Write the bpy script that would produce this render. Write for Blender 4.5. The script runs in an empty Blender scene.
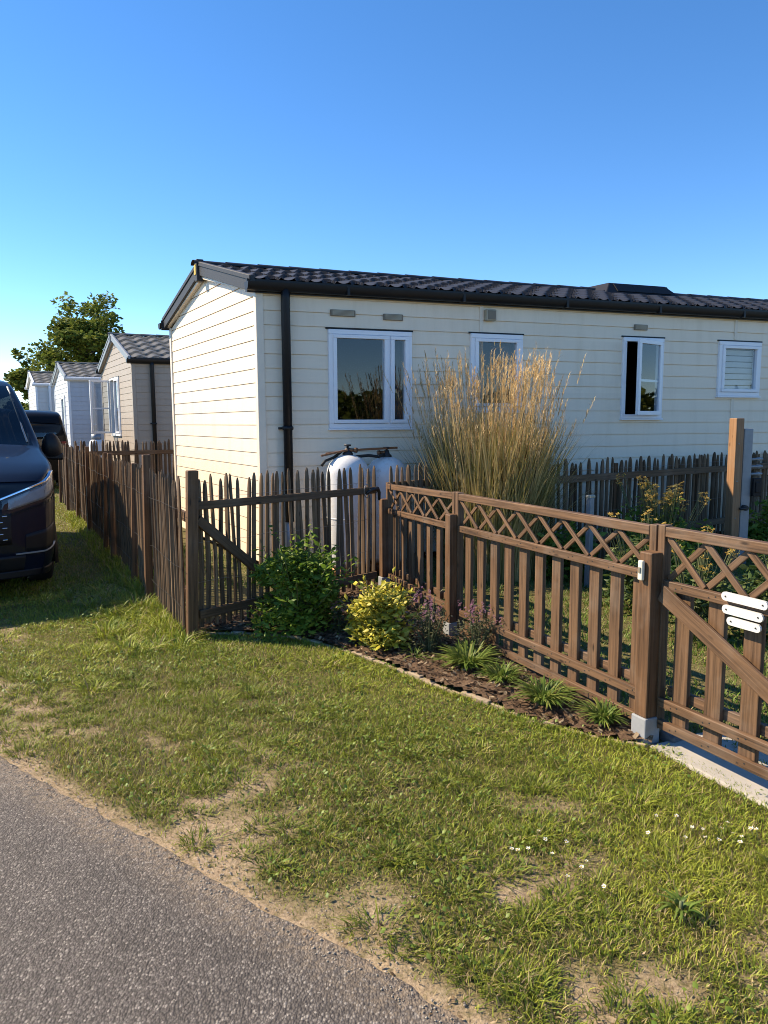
import bpy, bmesh, math, random
import numpy as np
from mathutils import Vector, Matrix
random.seed(7); rng = np.random.default_rng(11)
PI = math.pi
sc = bpy.context.scene
COL = sc.collection
V = Vector

# ---------------------------------------------------------------- helpers
class MB:
    """collects faces and links them as ONE mesh object"""
    def __init__(s): s.v=[]; s.f=[]; s.uv=[]; s.sm=[]
    def face(s, pts, uvs=None, smooth=False):
        b=len(s.v); s.v.extend([tuple(p) for p in pts]); s.f.append(tuple(range(b,b+len(pts))))
        s.uv.append(uvs or [(0,0)]*len(pts)); s.sm.append(smooth)
    def hexa(s, c, uvr=None):
        """c: 8 corners, 0-3 bottom ring, 4-7 top ring (ring order), long axis = bottom to top"""
        c=[V(p) for p in c]; b=len(s.v); s.v.extend([tuple(p) for p in c])
        L=(c[4]-c[0]).length; ro=random.random()*50; rv=random.random()*50
        w=[(c[1]-c[0]).length,(c[2]-c[1]).length,(c[3]-c[2]).length,(c[0]-c[3]).length]
        acc=0
        for i in range(4):
            j=(i+1)%4
            s.f.append((b+i,b+j,b+4+j,b+4+i)); s.uv.append([(ro,rv+acc),(ro,rv+acc+w[i]),(ro+L,rv+acc+w[i]),(ro+L,rv+acc)]); s.sm.append(False); acc+=w[i]
        s.f.append((b+3,b+2,b+1,b)); s.uv.append([(ro,rv),(ro+w[0],rv),(ro+w[0],rv+w[1]),(ro,rv+w[1])]); s.sm.append(False)
        s.f.append((b+4,b+5,b+6,b+7)); s.uv.append([(ro,rv),(ro+w[0],rv),(ro+w[0],rv+w[1]),(ro,rv+w[1])]); s.sm.append(False)
    def bar(s, p0, p1, w, t, n, taper=1.0):
        """bar from p0 to p1; t thick along n, w wide across"""
        p0=V(p0); p1=V(p1); d=(p1-p0).normalized(); n=V(n); n=(n-d*n.dot(d)).normalized(); e=d.cross(n)
        a=e*(w/2); c=n*(t/2)
        r=[-a-c, a-c, a+c, -a+c]
        s.hexa([p0+q for q in r]+[p1+q*taper for q in r])
    def box(s, fn, a0,a1,b0,b1,c0,c1):
        P=lambda a,b,c: fn(a,b,c)
        la,lb,lc=abs(a1-a0),abs(b1-b0),abs(c1-c0)
        if lc>=la and lc>=lb: s.hexa([P(a0,b0,c0),P(a1,b0,c0),P(a1,b1,c0),P(a0,b1,c0),P(a0,b0,c1),P(a1,b0,c1),P(a1,b1,c1),P(a0,b1,c1)])
        elif la>=lb: s.hexa([P(a0,b0,c0),P(a0,b1,c0),P(a0,b1,c1),P(a0,b0,c1),P(a1,b0,c0),P(a1,b1,c0),P(a1,b1,c1),P(a1,b0,c1)])
        else: s.hexa([P(a0,b0,c0),P(a0,b0,c1),P(a1,b0,c1),P(a1,b0,c0),P(a0,b1,c0),P(a0,b1,c1),P(a1,b1,c1),P(a1,b1,c0)])
    def grid(s, G, smooth=True, close=False):
        """G[i][j] points"""
        b=len(s.v); n=len(G); m=len(G[0])
        for r in G: s.v.extend([tuple(p) for p in r])
        for i in range(n-1):
            for j in range(m if close else m-1):
                k=(j+1)%m
                s.f.append((b+i*m+j,b+(i+1)*m+j,b+(i+1)*m+k,b+i*m+k)); s.uv.append([(i,j)]*4); s.sm.append(smooth)
    def tube(s, pts, rad, n=8, cap=True, smooth=True, jit=0.0):
        pts=[V(p) for p in pts]; R=rad if isinstance(rad,(list,tuple)) else [rad]*len(pts)
        b=len(s.v); prev=None; ru=random.random()*20; L=0
        jj=[1+jit*random.uniform(-1,1) for _ in range(n)]
        us=[]
        for i,p in enumerate(pts):
            d=(pts[min(i+1,len(pts)-1)]-pts[max(i-1,0)]).normalized()
            if i: L+=(p-pts[i-1]).length
            us.append(L)
            if prev is None:
                a=d.orthogonal().normalized()
            else:
                a=(prev-d*prev.dot(d)).normalized()
            prev=a; c=d.cross(a)
            for k in range(n):
                t=2*PI*k/n; s.v.append(tuple(p+(a*math.cos(t)+c*math.sin(t))*R[i]*jj[k]))
        m=len(pts); r0=max(R)*2*PI/n
        for i in range(m-1):
            for k in range(n):
                l=(k+1)%n
                s.f.append((b+i*n+k,b+i*n+l,b+(i+1)*n+l,b+(i+1)*n+k))
                s.uv.append([(ru+us[i],ru+k*r0),(ru+us[i],ru+k*r0+r0),(ru+us[i+1],ru+k*r0+r0),(ru+us[i+1],ru+k*r0)]); s.sm.append(smooth)
        if cap:
            s.f.append(tuple(b+k for k in range(n-1,-1,-1))); s.uv.append([(ru,ru)]*n); s.sm.append(False)
            s.f.append(tuple(b+(m-1)*n+k for k in range(n))); s.uv.append([(ru,ru)]*n); s.sm.append(False)
    def lathe(s, prof, c=(0,0,0), n=28, smooth=True):
        c=V(c); G=[[c+V((r*math.cos(2*PI*k/n),r*math.sin(2*PI*k/n),z)) for k in range(n)] for r,z in prof]
        s.grid(G[::-1],smooth,close=True)
    def build(s, name, mat, parent=None, bevel=0, loc=None, weld=False):
        me=bpy.data.meshes.new(name); me.from_pydata(s.v,[],s.f); 
        uvl=me.uv_layers.new(name='UVMap'); flat=[c for f in s.uv for u in f for c in u]
        uvl.data.foreach_set('uv',flat)
        me.polygons.foreach_set('use_smooth',s.sm); me.materials.append(mat); me.update()
        o=bpy.data.objects.new(name,me); COL.objects.link(o)
        if parent is not None: o.parent=parent
        if loc is not None: o.location=loc
        if bevel:
            m=o.modifiers.new('bevel','BEVEL'); m.width=bevel; m.segments=2; m.limit_method='ANGLE'; m.angle_limit=math.radians(50)
        return o

def tag(o, label=None, cat=None, group=None, kind=None):
    if label: o['label']=label
    if cat: o['category']=cat
    if group: o['group']=group
    if kind: o['kind']=kind
    return o
def thing(name, label, cat, loc=(0,0,0), rz=0, group=None):
    o=bpy.data.objects.new(name,None); COL.objects.link(o); o.location=loc; o.rotation_euler=(0,0,rz); o.empty_display_size=.2
    return tag(o,label,cat,group)
def kids(o): return [c for c in sc.objects if c.parent is o]
def copy_tree(o, parent=None):
    c=o.copy(); COL.objects.link(c)
    if parent is not None: c.parent=parent
    for ch in kids(o): copy_tree(ch,c)
    return c
def npmesh(name, verts, counts, loops, mat, parent=None, colors=None, smooth=False):
    me=bpy.data.meshes.new(name); nv=len(verts)
    me.vertices.add(nv); me.vertices.foreach_set('co',np.ascontiguousarray(verts,dtype=np.float32).ravel())
    me.loops.add(len(loops)); me.loops.foreach_set('vertex_index',np.ascontiguousarray(loops,dtype=np.int32))
    me.polygons.add(len(counts)); st=np.concatenate([[0],np.cumsum(counts)[:-1]]).astype(np.int32)
    me.polygons.foreach_set('loop_start',st); me.polygons.foreach_set('loop_total',np.asarray(counts,dtype=np.int32))
    if smooth: me.polygons.foreach_set('use_smooth',np.ones(len(counts),dtype=bool))
    me.update(calc_edges=True); me.materials.append(mat)
    if colors is not None:
        at=me.attributes.new('col','FLOAT_COLOR','POINT'); c=np.ones((nv,4),dtype=np.float32); c[:,:3]=colors; at.data.foreach_set('color',c.ravel())
    o=bpy.data.objects.new(name,me); COL.objects.link(o)
    if parent is not None: o.parent=parent
    return o
def vnoise(x,y,seed=0):
    """smooth value noise, numpy"""
    r=np.random.default_rng(seed); T=r.random((64,64))
    xi=np.floor(x).astype(int); yi=np.floor(y).astype(int); fx=x-xi; fy=y-yi
    fx=fx*fx*(3-2*fx); fy=fy*fy*(3-2*fy)
    g=lambda a,b: T[a%64,b%64]
    return (g(xi,yi)*(1-fx)+g(xi+1,yi)*fx)*(1-fy)+(g(xi,yi+1)*(1-fx)+g(xi+1,yi+1)*fx)*fy
def fbm(x,y,seed=0,o=3):
    a=0;n=0
    for k in range(o): a=a+vnoise(x*2**k,y*2**k,seed+k)/2**k; n+=1/2**k
    return a/n
def inpoly(x,y,poly):
    r=np.zeros(x.shape,bool); n=len(poly)
    for i in range(n):
        x0,y0=poly[i]; x1,y1=poly[(i+1)%n]
        if y0==y1: continue
        c=((y0>y)!=(y1>y))&(x<(x1-x0)*(y-y0)/(y1-y0)+x0); r^=c
    return r

# ---------------------------------------------------------------- materials
def newmat(name):
    m=bpy.data.materials.new(name); m.use_nodes=True; nt=m.node_tree
    for n in list(nt.nodes): nt.nodes.remove(n)
    out=nt.nodes.new('ShaderNodeOutputMaterial'); return m,nt,out
class NT:
    def __init__(s,name):
        s.m,s.nt,s.out=newmat(name)
    def n(s,t,**k):
        x=s.nt.nodes.new('ShaderNode'+t)
        for a,b in k.items():
            if a in x.inputs.keys() if isinstance(a,str) else False: pass
            setattr(x,a,b)
        return x
    def l(s,a,b): s.nt.links.new(a,b)
    def noise(s,vec,scale,detail=4,rough=.55,dist=0):
        x=s.n('TexNoise'); x.inputs['Scale'].default_value=scale; x.inputs['Detail'].default_value=detail; x.inputs['Roughness'].default_value=rough; x.inputs['Distortion'].default_value=dist
        if vec is not None: s.l(vec,x.inputs['Vector'])
        return x
    def ramp(s,fac,stops):
        x=s.n('ValToRGB'); e=x.color_ramp.elements
        while len(e)<len(stops): e.new(.5)
        for i,(p,c) in enumerate(stops):
            e[i].position=p; e[i].color=(c[0],c[1],c[2],1) if not isinstance(c,(int,float)) else (c,c,c,1)
        s.l(fac,x.inputs['Fac']); return x
    def mix(s,fac,a,b,mode='MIX'):
        x=s.n('MixRGB'); x.blend_type=mode
        for sock,val in ((x.inputs[0],fac),(x.inputs[1],a),(x.inputs[2],b)):
            if hasattr(val,'links'): s.l(val,sock)
            elif isinstance(val,(int,float)): sock.default_value=val if sock==x.inputs[0] else (val,val,val,1)
            else: sock.default_value=(*val,1)
        return x.outputs[0]
    def mapv(s,vec,scale):
        x=s.n('Mapping'); x.inputs['Scale'].default_value=scale; s.l(vec,x.inputs['Vector']); return x.outputs[0]
    def obj(s): return s.n('TexCoord').outputs['Object']
    def uv(s): return s.n('TexCoord').outputs['UV']
    def pos(s): return s.n('NewGeometry').outputs['Position']
    def island(s): return s.n('NewGeometry').outputs['Random Per Island']
    def bump(s,h,strength=.3,dist=.01):
        x=s.n('Bump'); x.inputs['Strength'].default_value=strength; x.inputs['Distance'].default_value=dist; s.l(h,x.inputs['Height']); return x.outputs[0]
    def bsdf(s,col,rough=.6,metal=0,spec=.5,normal=None,coat=0,trans=0,transcol=None):
        b=s.n('BsdfPrincipled')
        def put(k,val):
            if hasattr(val,'links'): s.l(val,b.inputs[k])
            elif isinstance(val,(int,float)): b.inputs[k].default_value=val
            else: b.inputs[k].default_value=(*val,1)
        put('Base Color',col); put('Roughness',rough); put('Metallic',metal); put('Specular IOR Level',spec); put('Coat Weight',coat)
        if coat: b.inputs['Coat Roughness'].default_value=.03
        if normal is not None: s.l(normal,b.inputs['Normal'])
        if trans:
            t=s.n('BsdfTranslucent'); tc=transcol if transcol is not None else col
            if hasattr(tc,'links'): s.l(tc,t.inputs['Color'])
            else: t.inputs['Color'].default_value=(*tc,1)
            m=s.n('MixShader'); m.inputs[0].default_value=trans; s.l(b.outputs[0],m.inputs[1]); s.l(t.outputs[0],m.inputs[2]); s.l(m.outputs[0],s.out.inputs['Surface'])
        else: s.l(b.outputs[0],s.out.inputs['Surface'])
        return s.m

def wood(name, dark, light, grey=0.22, rough=.62, knots=True):
    t=NT(name); uv=t.uv(); g=t.mapv(uv,(2.2,55,1))
    n1=t.noise(g,1.0,6,.6,.4); n2=t.noise(t.mapv(uv,(9,160,1)),1,4,.6)
    c=t.ramp(n1.outputs[0],[(.3,dark),(.72,light)]).outputs[0]
    isl=t.island()
    v=t.ramp(isl,[(0,.62),(.5,1.0),(1,1.3)]).outputs[0]
    c=t.mix(1.0,c,v,'MULTIPLY')
    w=t.noise(t.obj(),3.1,4,.6); wf=t.ramp(w.outputs[0],[(.5,0.),(.75,grey)]).outputs[0]
    c=t.mix(wf,c,(.30,.26,.22))
    if knots:
        vo=t.n('TexVoronoi'); vo.inputs['Scale'].default_value=1; t.l(t.mapv(uv,(4.2,13,1)),vo.inputs['Vector'])
        kf=t.ramp(vo.outputs['Distance'],[(.05,.85),(.13,0.)]).outputs[0]
        c=t.mix(kf,c,tuple(x*.3 for x in dark))
    h=t.mix(.4,n1.outputs[0],n2.outputs[0])
    return t.bsdf(c,rough,spec=.35,normal=t.bump(h,.35,.004))
M={}
M['wood']=wood('stained_wood',(.048,.025,.013),(.235,.130,.070))
M['wood_post']=wood('stained_post_wood',(.055,.027,.013),(.22,.112,.055))
M['wood_light']=wood('larch_post_wood',(.26,.13,.06),(.42,.23,.12))
M['paling']=wood('split_chestnut',(.045,.028,.017),(.235,.145,.082),grey=.2,rough=.8)
M['railwood']=wood('weathered_rail',(.07,.04,.022),(.19,.11,.06),grey=.2,rough=.8)

def simple(name,col,rough=.5,metal=0,spec=.5,coat=0,var=.12,scale=6,bump=0):
    t=NT(name); n=t.noise(t.obj(),scale,5,.6)
    c=t.mix(n.outputs[0],tuple(x*(1-var) for x in col),tuple(min(1,x*(1+var)) for x in col))
    nm=t.bump(t.noise(t.obj(),scale*25,3,.6).outputs[0],bump,.003) if bump else None
    return t.bsdf(c,rough,metal,spec,nm,coat)
def siding_mat(name,col,dirt=.40):
    t=NT(name); ob=t.obj()
    n=t.noise(ob,1.3,5,.6); st=t.noise(t.mapv(ob,(2.5,2.5,.35)),2.2,5,.65)
    c=t.mix(n.outputs[0],tuple(x*.96 for x in col),tuple(min(1,x*1.03) for x in col))
    df=t.ramp(st.outputs[0],[(.48,0.),(.8,dirt)]).outputs[0]
    c=t.mix(df,c,tuple(x*y for x,y in zip(col,(.72,.68,.6))))
    isl=t.ramp(t.island(),[(0,.965),(1,1.02)]).outputs[0]
    c=t.mix(1,c,isl,'MULTIPLY')
    gr=t.noise(t.mapv(ob,(6,6,60)),4,4,.6)
    return t.bsdf(c,.5,spec=.4,normal=t.bump(gr.outputs[0],.12,.003))
M['cream']=siding_mat('cream_siding',(.85,.725,.575))
M['tan']=siding_mat('tan_siding',(.37,.315,.26))
M['bluewhite']=siding_mat('pale_blue_siding',(.50,.54,.60))
M['white_siding']=siding_mat('white_siding',(.60,.60,.60))
M['trimcream']=simple('cream_trim',(.76,.655,.53),.45)
M['upvc']=simple('white_window_plastic',(.80,.81,.84),.35,var=.03)
M['tile']=simple('black_roof_tile',(.024,.024,.026),.5,spec=.3,var=.35,scale=9,bump=.25)
M['tile_grey']=simple('grey_roof_tile',(.11,.11,.10),.5,var=.45,scale=7,bump=.25)
M['black']=simple('black_plastic',(.010,.010,.012),.45,spec=.3,var=.2)
M['anthracite']=simple('dark_grey_board',(.030,.032,.036),.55,spec=.3,var=.15)
M['vent']=simple('brown_vent_plastic',(.20,.165,.12),.6)
M['beigebox']=simple('beige_plastic_box',(.42,.37,.28),.55)
M['inside']=simple('dim_room_wall',(.030,.032,.036),.8)
M['curtain']=simple('grey_curtain_cloth',(.10,.10,.115),.9,scale=20)
M['blind']=simple('white_blind_slats',(.82,.81,.78),.6)
M['yellow']=simple('yellow_cap_paint',(.55,.38,.03),.5)
M['steel']=simple('galvanised_steel',(.24,.265,.29),.48,metal=.35,var=.2,scale=14)
M['chrome']=simple('chrome',(.75,.76,.78),.08,metal=1,var=.02)
M['darkmetal']=simple('dark_iron',(.03,.03,.032),.5,metal=.3)
M['rubber']=simple('black_rubber',(.012,.012,.012),.75)
M['bolt']=simple('dull_bolt_steel',(.25,.24,.23),.5,metal=.8)
M['concrete']=simple('pale_concrete',(.38,.35,.31),.85,var=.25,scale=9,bump=.5)
M['concrete_grey']=simple('grey_post_base',(.25,.265,.28),.7,var=.22,scale=18,bump=.4)
M['stone']=simple('dark_paving_stone',(.12,.12,.125),.8,var=.4,scale=14,bump=.6)
M['edging']=simple('stone_edging',(.33,.25,.17),.85,var=.4,scale=11,bump=.6)
M['brass']=simple('tarnished_copper',(.22,.10,.05),.45,metal=.6,var=.3,scale=30)
M['carblue']=simple('dark_blue_car_paint',(.003,.007,.018),.4,metal=0,spec=.1,coat=.3,var=.04)
M['carblack']=simple('black_car_paint',(.004,.004,.005),.4,metal=0,spec=.1,coat=.25,var=.04)
M['cargrey']=simple('grey_car_paint',(.10,.12,.14),.3,metal=.4,coat=.7,var=.04)
M['tail']=simple('red_lamp_plastic',(.18,.008,.008),.15)
M['bell']=simple('ivory_plastic',(.72,.68,.55),.4)

def glass(name,tint=(.62,.66,.68),ior=1.5):
    t=NT(name); tr=t.n('BsdfTransparent'); tr.inputs[0].default_value=(*tint,1); gl=t.n('BsdfGlossy'); gl.inputs['Roughness'].default_value=.015; gl.inputs[0].default_value=(.95,.97,1,1)
    lw=t.n('LayerWeight'); lw.inputs['Blend'].default_value=.5; f0=((ior-1)/(ior+1))**2; pw=t.n('Math',operation='POWER'); t.l(lw.outputs['Facing'],pw.inputs[0]); pw.inputs[1].default_value=5; fr=t.n('MapRange'); fr.inputs['To Min'].default_value=f0; t.l(pw.outputs[0],fr.inputs['Value']); mx=t.n('MixShader'); t.l(fr.outputs[0],mx.inputs[0]); t.l(tr.outputs[0],mx.inputs[1]); t.l(gl.outputs[0],mx.inputs[2]); t.l(mx.outputs[0],t.out.inputs[0]); return t.m
M['glass']=glass('window_glass',(.66,.72,.76),1.6)
M['carglass']=glass('tinted_car_glass',(.22,.25,.27),1.6)
M['lens']=glass('headlight_lens',(.9,.92,.95),1.5)

def tank_mat():
    t=NT('white_cylinder_paint'); ob=t.obj(); z=t.n('SeparateXYZ'); t.l(ob,z.inputs[0])
    n=t.noise(ob,9,6,.65); mp=t.n('MapRange'); mp.inputs['From Min'].default_value=.10; mp.inputs['From Max'].default_value=.22; t.l(z.outputs[2],mp.inputs['Value'])
    mu=t.n('Math',operation='SUBTRACT'); mu.inputs[0].default_value=1; t.l(mp.outputs[0],mu.inputs[1])
    ml=t.n('Math',operation='MULTIPLY'); t.l(mu.outputs[0],ml.inputs[0]); t.l(n.outputs[0],ml.inputs[1])
    ru=t.ramp(ml.outputs[0],[(.18,0.),(.42,1.)]).outputs[0]
    sp=t.ramp(n.outputs[0],[(.60,0.),(.72,.8)]).outputs[0]
    c=t.mix(sp,(.66,.66,.65),(.45,.34,.25)); c=t.mix(ru,c,(.20,.10,.05))
    return t.bsdf(c,.35,spec=.5,normal=t.bump(n.outputs[0],.05,.003))
M['tank']=tank_mat()
def sign_mat():
    t=NT('white_enamel'); ob=t.obj(); n=t.noise(ob,40,5,.7); f=t.ramp(n.outputs[0],[(.60,0.),(.70,.5)]).outputs[0]
    return t.bsdf(t.mix(f,(.60,.60,.58),(.36,.33,.29)),.35)
M['sign']=sign_mat()

def leafmat(name,c0,c1,c2=None,trans=.3,rough=.5,spec=.3):
    t=NT(name); isl=t.island(); st=[(0,c0),(.6,c1)]+([(1,c2)] if c2 else [])
    c=t.ramp(isl,st).outputs[0]
    n=t.noise(t.obj(),2.3,3,.5); v=t.ramp(n.outputs[0],[(.3,.75),(.7,1.2)]).outputs[0]
    c=t.mix(1,c,v,'MULTIPLY')
    return t.bsdf(c,rough,spec=spec,trans=trans)
M['leaf_dark']=leafmat('dark_green_leaves',(.075,.155,.02),(.16,.27,.035),(.32,.40,.07),.45)
M['leaf_yellow']=leafmat('yellow_green_leaves',(.20,.22,.025),(.50,.43,.05),(.70,.60,.14),.2)
M['leaf_heath']=leafmat('heather_leaves',(.05,.07,.03),(.10,.11,.05),(.16,.13,.08))
M['leaf_strap']=leafmat('strap_leaves',(.07,.13,.022),(.15,.22,.04),(.30,.31,.08))
M['leaf_tree']=leafmat('tree_leaves',(.08,.12,.022),(.14,.18,.036),(.21,.235,.05),.3,.75,.12)
M['leaf_far']=leafmat('garden_leaves',(.03,.065,.018),(.07,.12,.03),(.16,.18,.05))
M['flower_purple']=leafmat('mauve_petals',(.17,.06,.11),(.24,.11,.17),(.30,.17,.24))
M['flower_yellow']=leafmat('ochre_petals',(.30,.17,.03),(.45,.30,.06),(.5,.4,.14))
M['flower_pink']=leafmat('dull_pink_petals',(.35,.12,.12),(.42,.2,.2))
M['flower_white']=leafmat('white_petals',(.78,.78,.78),(.85,.85,.83),trans=.15)
M['reed']=leafmat('reed_blades',(.19,.175,.045),(.42,.33,.135),(.60,.46,.22),.3,.6)
M['plume']=leafmat('straw_plumes',(.50,.33,.15),(.66,.47,.24),(.74,.58,.34),.3,.8)
M['stem']=simple('green_stem',(.10,.12,.05),.7)
M['bark']=simple('grey_brown_bark',(.07,.055,.04),.9,var=.4,scale=12,bump=.5)

def grass_mat():
    t=NT('grass_blades'); a=t.n('Attribute',attribute_name='col')
    return t.bsdf(a.outputs['Color'],.5,spec=.25,trans=.22)
M['grass']=grass_mat()

def ground_mat():
    t=NT('sandy_turf_soil'); p=t.pos(); a=t.n('Attribute',attribute_name='col'); sp=t.n('SeparateColor'); t.l(a.outputs['Color'],sp.inputs[0])
    n=t.noise(p,14,7,.65); n2=t.noise(p,90,5,.7); n3=t.noise(p,2.1,4,.6)
    sand=t.ramp(n.outputs[0],[(.25,(.25,.18,.115)),(.5,(.40,.30,.20)),(.75,(.50,.39,.27))]).outputs[0]
    sand=t.mix(t.ramp(n2.outputs[0],[(.35,.6),(.55,0.)]).outputs[0],sand,(.16,.11,.07))
    vo=t.n('TexVoronoi',feature='DISTANCE_TO_EDGE'); vo.inputs['Scale'].default_value=22; t.l(t.mix(.12,p,n.outputs['Color']),vo.inputs['Vector'])
    crack=t.ramp(vo.outputs['Distance'],[(.0,.55),(.05,0.)]).outputs[0]
    ck=t.mix(1,crack,t.ramp(n3.outputs[0],[(.45,0.),(.6,1.)]).outputs[0],'MULTIPLY')
    sand=t.mix(ck,sand,(.13,.09,.06))
    th=t.ramp(n2.outputs[0],[(.3,(.05,.05,.015)),(.55,(.13,.115,.04)),(.75,(.26,.20,.10))]).outputs[0]
    mf=t.n('Math',operation='MULTIPLY'); t.l(sp.outputs[0],mf.inputs[0]); t.l(t.ramp(t.noise(p,26,6,.7).outputs[0],[(.36,.35),(.52,1.)]).outputs[0],mf.inputs[1]); c=t.mix(mf.outputs[0],th,sand)
    h=t.mix(.5,n.outputs[0],n2.outputs[0])
    return t.bsdf(c,.95,spec=.15,normal=t.bump(h,.8,.02))
M['ground']=ground_mat()
def asphalt_mat():
    t=NT('worn_asphalt'); p=t.pos(); wp=t.mapv(p,(1,.72,1))
    vo=t.n('TexVoronoi'); vo.inputs['Scale'].default_value=150; t.l(wp,vo.inputs['Vector'])
    vo2=t.n('TexVoronoi'); vo2.inputs['Scale'].default_value=85; t.l(t.mapv(p,(.8,1,1)),vo2.inputs['Vector'])
    n=t.noise(p,2.2,6,.65); nf=t.noise(p,420,3,.6)
    hs=t.n('SeparateColor'); t.l(vo.outputs['Color'],hs.inputs[0])
    base=t.ramp(hs.outputs[0],[(0,(.070,.060,.054)),(.55,(.112,.098,.089)),(.86,(.155,.138,.125)),(.98,(.27,.245,.22))]).outputs[0]
    hs2=t.n('SeparateColor'); t.l(vo2.outputs['Color'],hs2.inputs[0])
    chip=t.mix(1,t.ramp(hs2.outputs[1],[(.93,0.),(.95,.8)]).outputs[0],t.ramp(vo2.outputs['Distance'],[(.20,1.),(.30,0.)]).outputs[0],'MULTIPLY')
    base=t.mix(chip,base,(.36,.33,.29))
    ed=t.ramp(vo.outputs['Distance'],[(.40,0.),(.65,.6)]).outputs[0]
    base=t.mix(ed,base,(.035,.031,.030))
    base=t.mix(1,base,t.ramp(n.outputs[0],[(.3,.80),(.7,1.15)]).outputs[0],'MULTIPLY')
    a=t.n('Attribute',attribute_name='col'); sp=t.n('SeparateColor'); t.l(a.outputs['Color'],sp.inputs[0])
    sf=t.n('Math',operation='MULTIPLY'); t.l(sp.outputs[0],sf.inputs[0]); t.l(t.ramp(t.noise(p,45,5,.75).outputs[0],[(.40,0.),(.62,.9)]).outputs[0],sf.inputs[1])
    base=t.mix(sf.outputs[0],base,(.33,.25,.17))
    h=t.mix(.3,vo.outputs['Distance'],nf.outputs[0])
    iv=t.n('Math',operation='SUBTRACT'); iv.inputs[0].default_value=1; t.l(h,iv.inputs[1])
    return t.bsdf(base,.75,spec=.35,normal=t.bump(iv.outputs[0],.9,.005))
M['asphalt']=asphalt_mat()
def mulch_mat(name,chip):
    t=NT(name); p=t.pos(); n=t.noise(p,60,6,.7); 
    c=t.ramp(t.island() if chip else n.outputs[0],[(.15,(.045,.026,.016)),(.5,(.11,.066,.040)),(.8,(.24,.16,.10)),(.97,(.42,.32,.20))]).outputs[0]
    return t.bsdf(c,.9,spec=.2,normal=t.bump(n.outputs[0],.8,.012))
M['mulch']=mulch_mat('dark_bark_soil',False); M['chip']=mulch_mat('bark_chips',True)

M['clover']=leafmat('clover_leaves',(.07,.13,.02),(.13,.20,.03),(.20,.26,.05),.2)
M['pebble']=simple('small_pebbles',(.34,.29,.23),.85,var=.5,scale=40,bump=.4)

M['litter']=leafmat('dry_leaf_bits',(.10,.06,.03),(.24,.16,.09),(.42,.32,.20),.1,.8)
# ---------------------------------------------------------------- setting: ground, road, bed
ROAD=[(-16.9,14.92),(-1.86,3.38),(-.91,2.63),(-.29,2.15),(.19,1.80),(4.1,-1.22)]   # lawn side edge of the lane
RD=V((ROAD[-1][0]-ROAD[0][0],ROAD[-1][1]-ROAD[0][1])).normalized(); RN=V((-RD.y,RD.x))  # RN points to the lawn
def road_dist(x,y):
    """signed distance to the lane edge, positive on the lawn"""
    d=(x+1.86)*RN.x+(y-3.38)*RN.y
    return d+.05*(fbm(x*1.7,y*1.7,5)-.5)+.035*(fbm(x*9,y*9,6)-.5)
EDGE=[(-1.45,5.44),(-1.05,5.40),(-.61,5.26),(-.29,4.97),(.01,4.66),(.30,4.29),(.59,3.97),(.80,3.72),(1.10,3.50),(1.27,3.42)]
PLOT=EDGE+[(1.38,3.42),(1.66,2.80),(2.6,.85),(14,.85),(14,32),(-9.5,32),(-7.35,16.6),(-2.40,7.2)]
BED=EDGE+[(1.38,3.55),(.58,5.33),(.12,6.95),(-.2,7.0),(-1.42,5.62)]
HOMEPOLY=[(-1.3,7.75),(9,12.2),(7.2,15.2),(-3.1,10.7)]
def bare(x,y):
    d=road_dist(x,y)
    b=np.clip(1-(d-.04)/.10,0,1)
    p=fbm(x*1.45+3,y*1.45+9,21,4); q=fbm(x*5.2,y*5.2,31,3)
    w=np.clip(1.05-d/1.75,0,1)
    b=np.maximum(b, np.clip((p*.50+q*.50-.648+.235*w)*6,0,1)*np.clip(w*1.6,0,1))
    return b
def ground_height(x,y):
    d=road_dist(x,y)
    return .022*np.clip((d-.02)/.5,0,1)*(fbm(x*1.1,y*1.1,41)+.2)+.010*np.clip(d/.2,0,1)*fbm(x*12,y*12,43)
def build_ground():
    # one sheet: fine in front, reaching the horizon
    xs=np.concatenate([np.array([-900,-400,-150,-60,-30,-20.]),np.arange(-16,-6,.4),np.arange(-6,4.5,.045),np.arange(4.5,14,.4),np.array([20,40,120,400,900.])])
    ys=np.concatenate([np.array([-300,-80,-20,-6,-2.]),np.arange(-1,.9,.25),np.arange(.9,8.5,.045),np.arange(8.5,20,.4),np.array([24,30,50,100,300,900,2200.])])
    X,Y=np.meshgrid(xs,ys,indexing='ij'); nx,ny=X.shape
    Z=np.where((np.abs(X)<40)&(Y<40),ground_height(X,Y),0.0)
    onroad=road_dist(X,Y)<-.04
    Z=np.where(onroad,-.03,Z)
    B=np.where((np.abs(X)<30)&(Y<30),bare(X,Y),0)
    B=np.where(road_dist(X,Y)<-5.0,.05,B); inp=inpoly(X.ravel(),Y.ravel(),PLOT).reshape(X.shape); B=np.where(inp,.12,B)
    vs=np.stack([X,Y,Z],-1).reshape(-1,3)
    i=np.arange(nx-1)[:,None]*ny+np.arange(ny-1)[None,:]
    q=np.stack([i,i+ny,i+ny+1,i+1],-1).reshape(-1,4)
    c=np.stack([B]*3,-1).reshape(-1,3)
    o=npmesh('ground',vs,np.full(len(q),4),q.ravel(),M['ground'],colors=c,smooth=True); tag(o,kind='structure')
build_ground()
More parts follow.
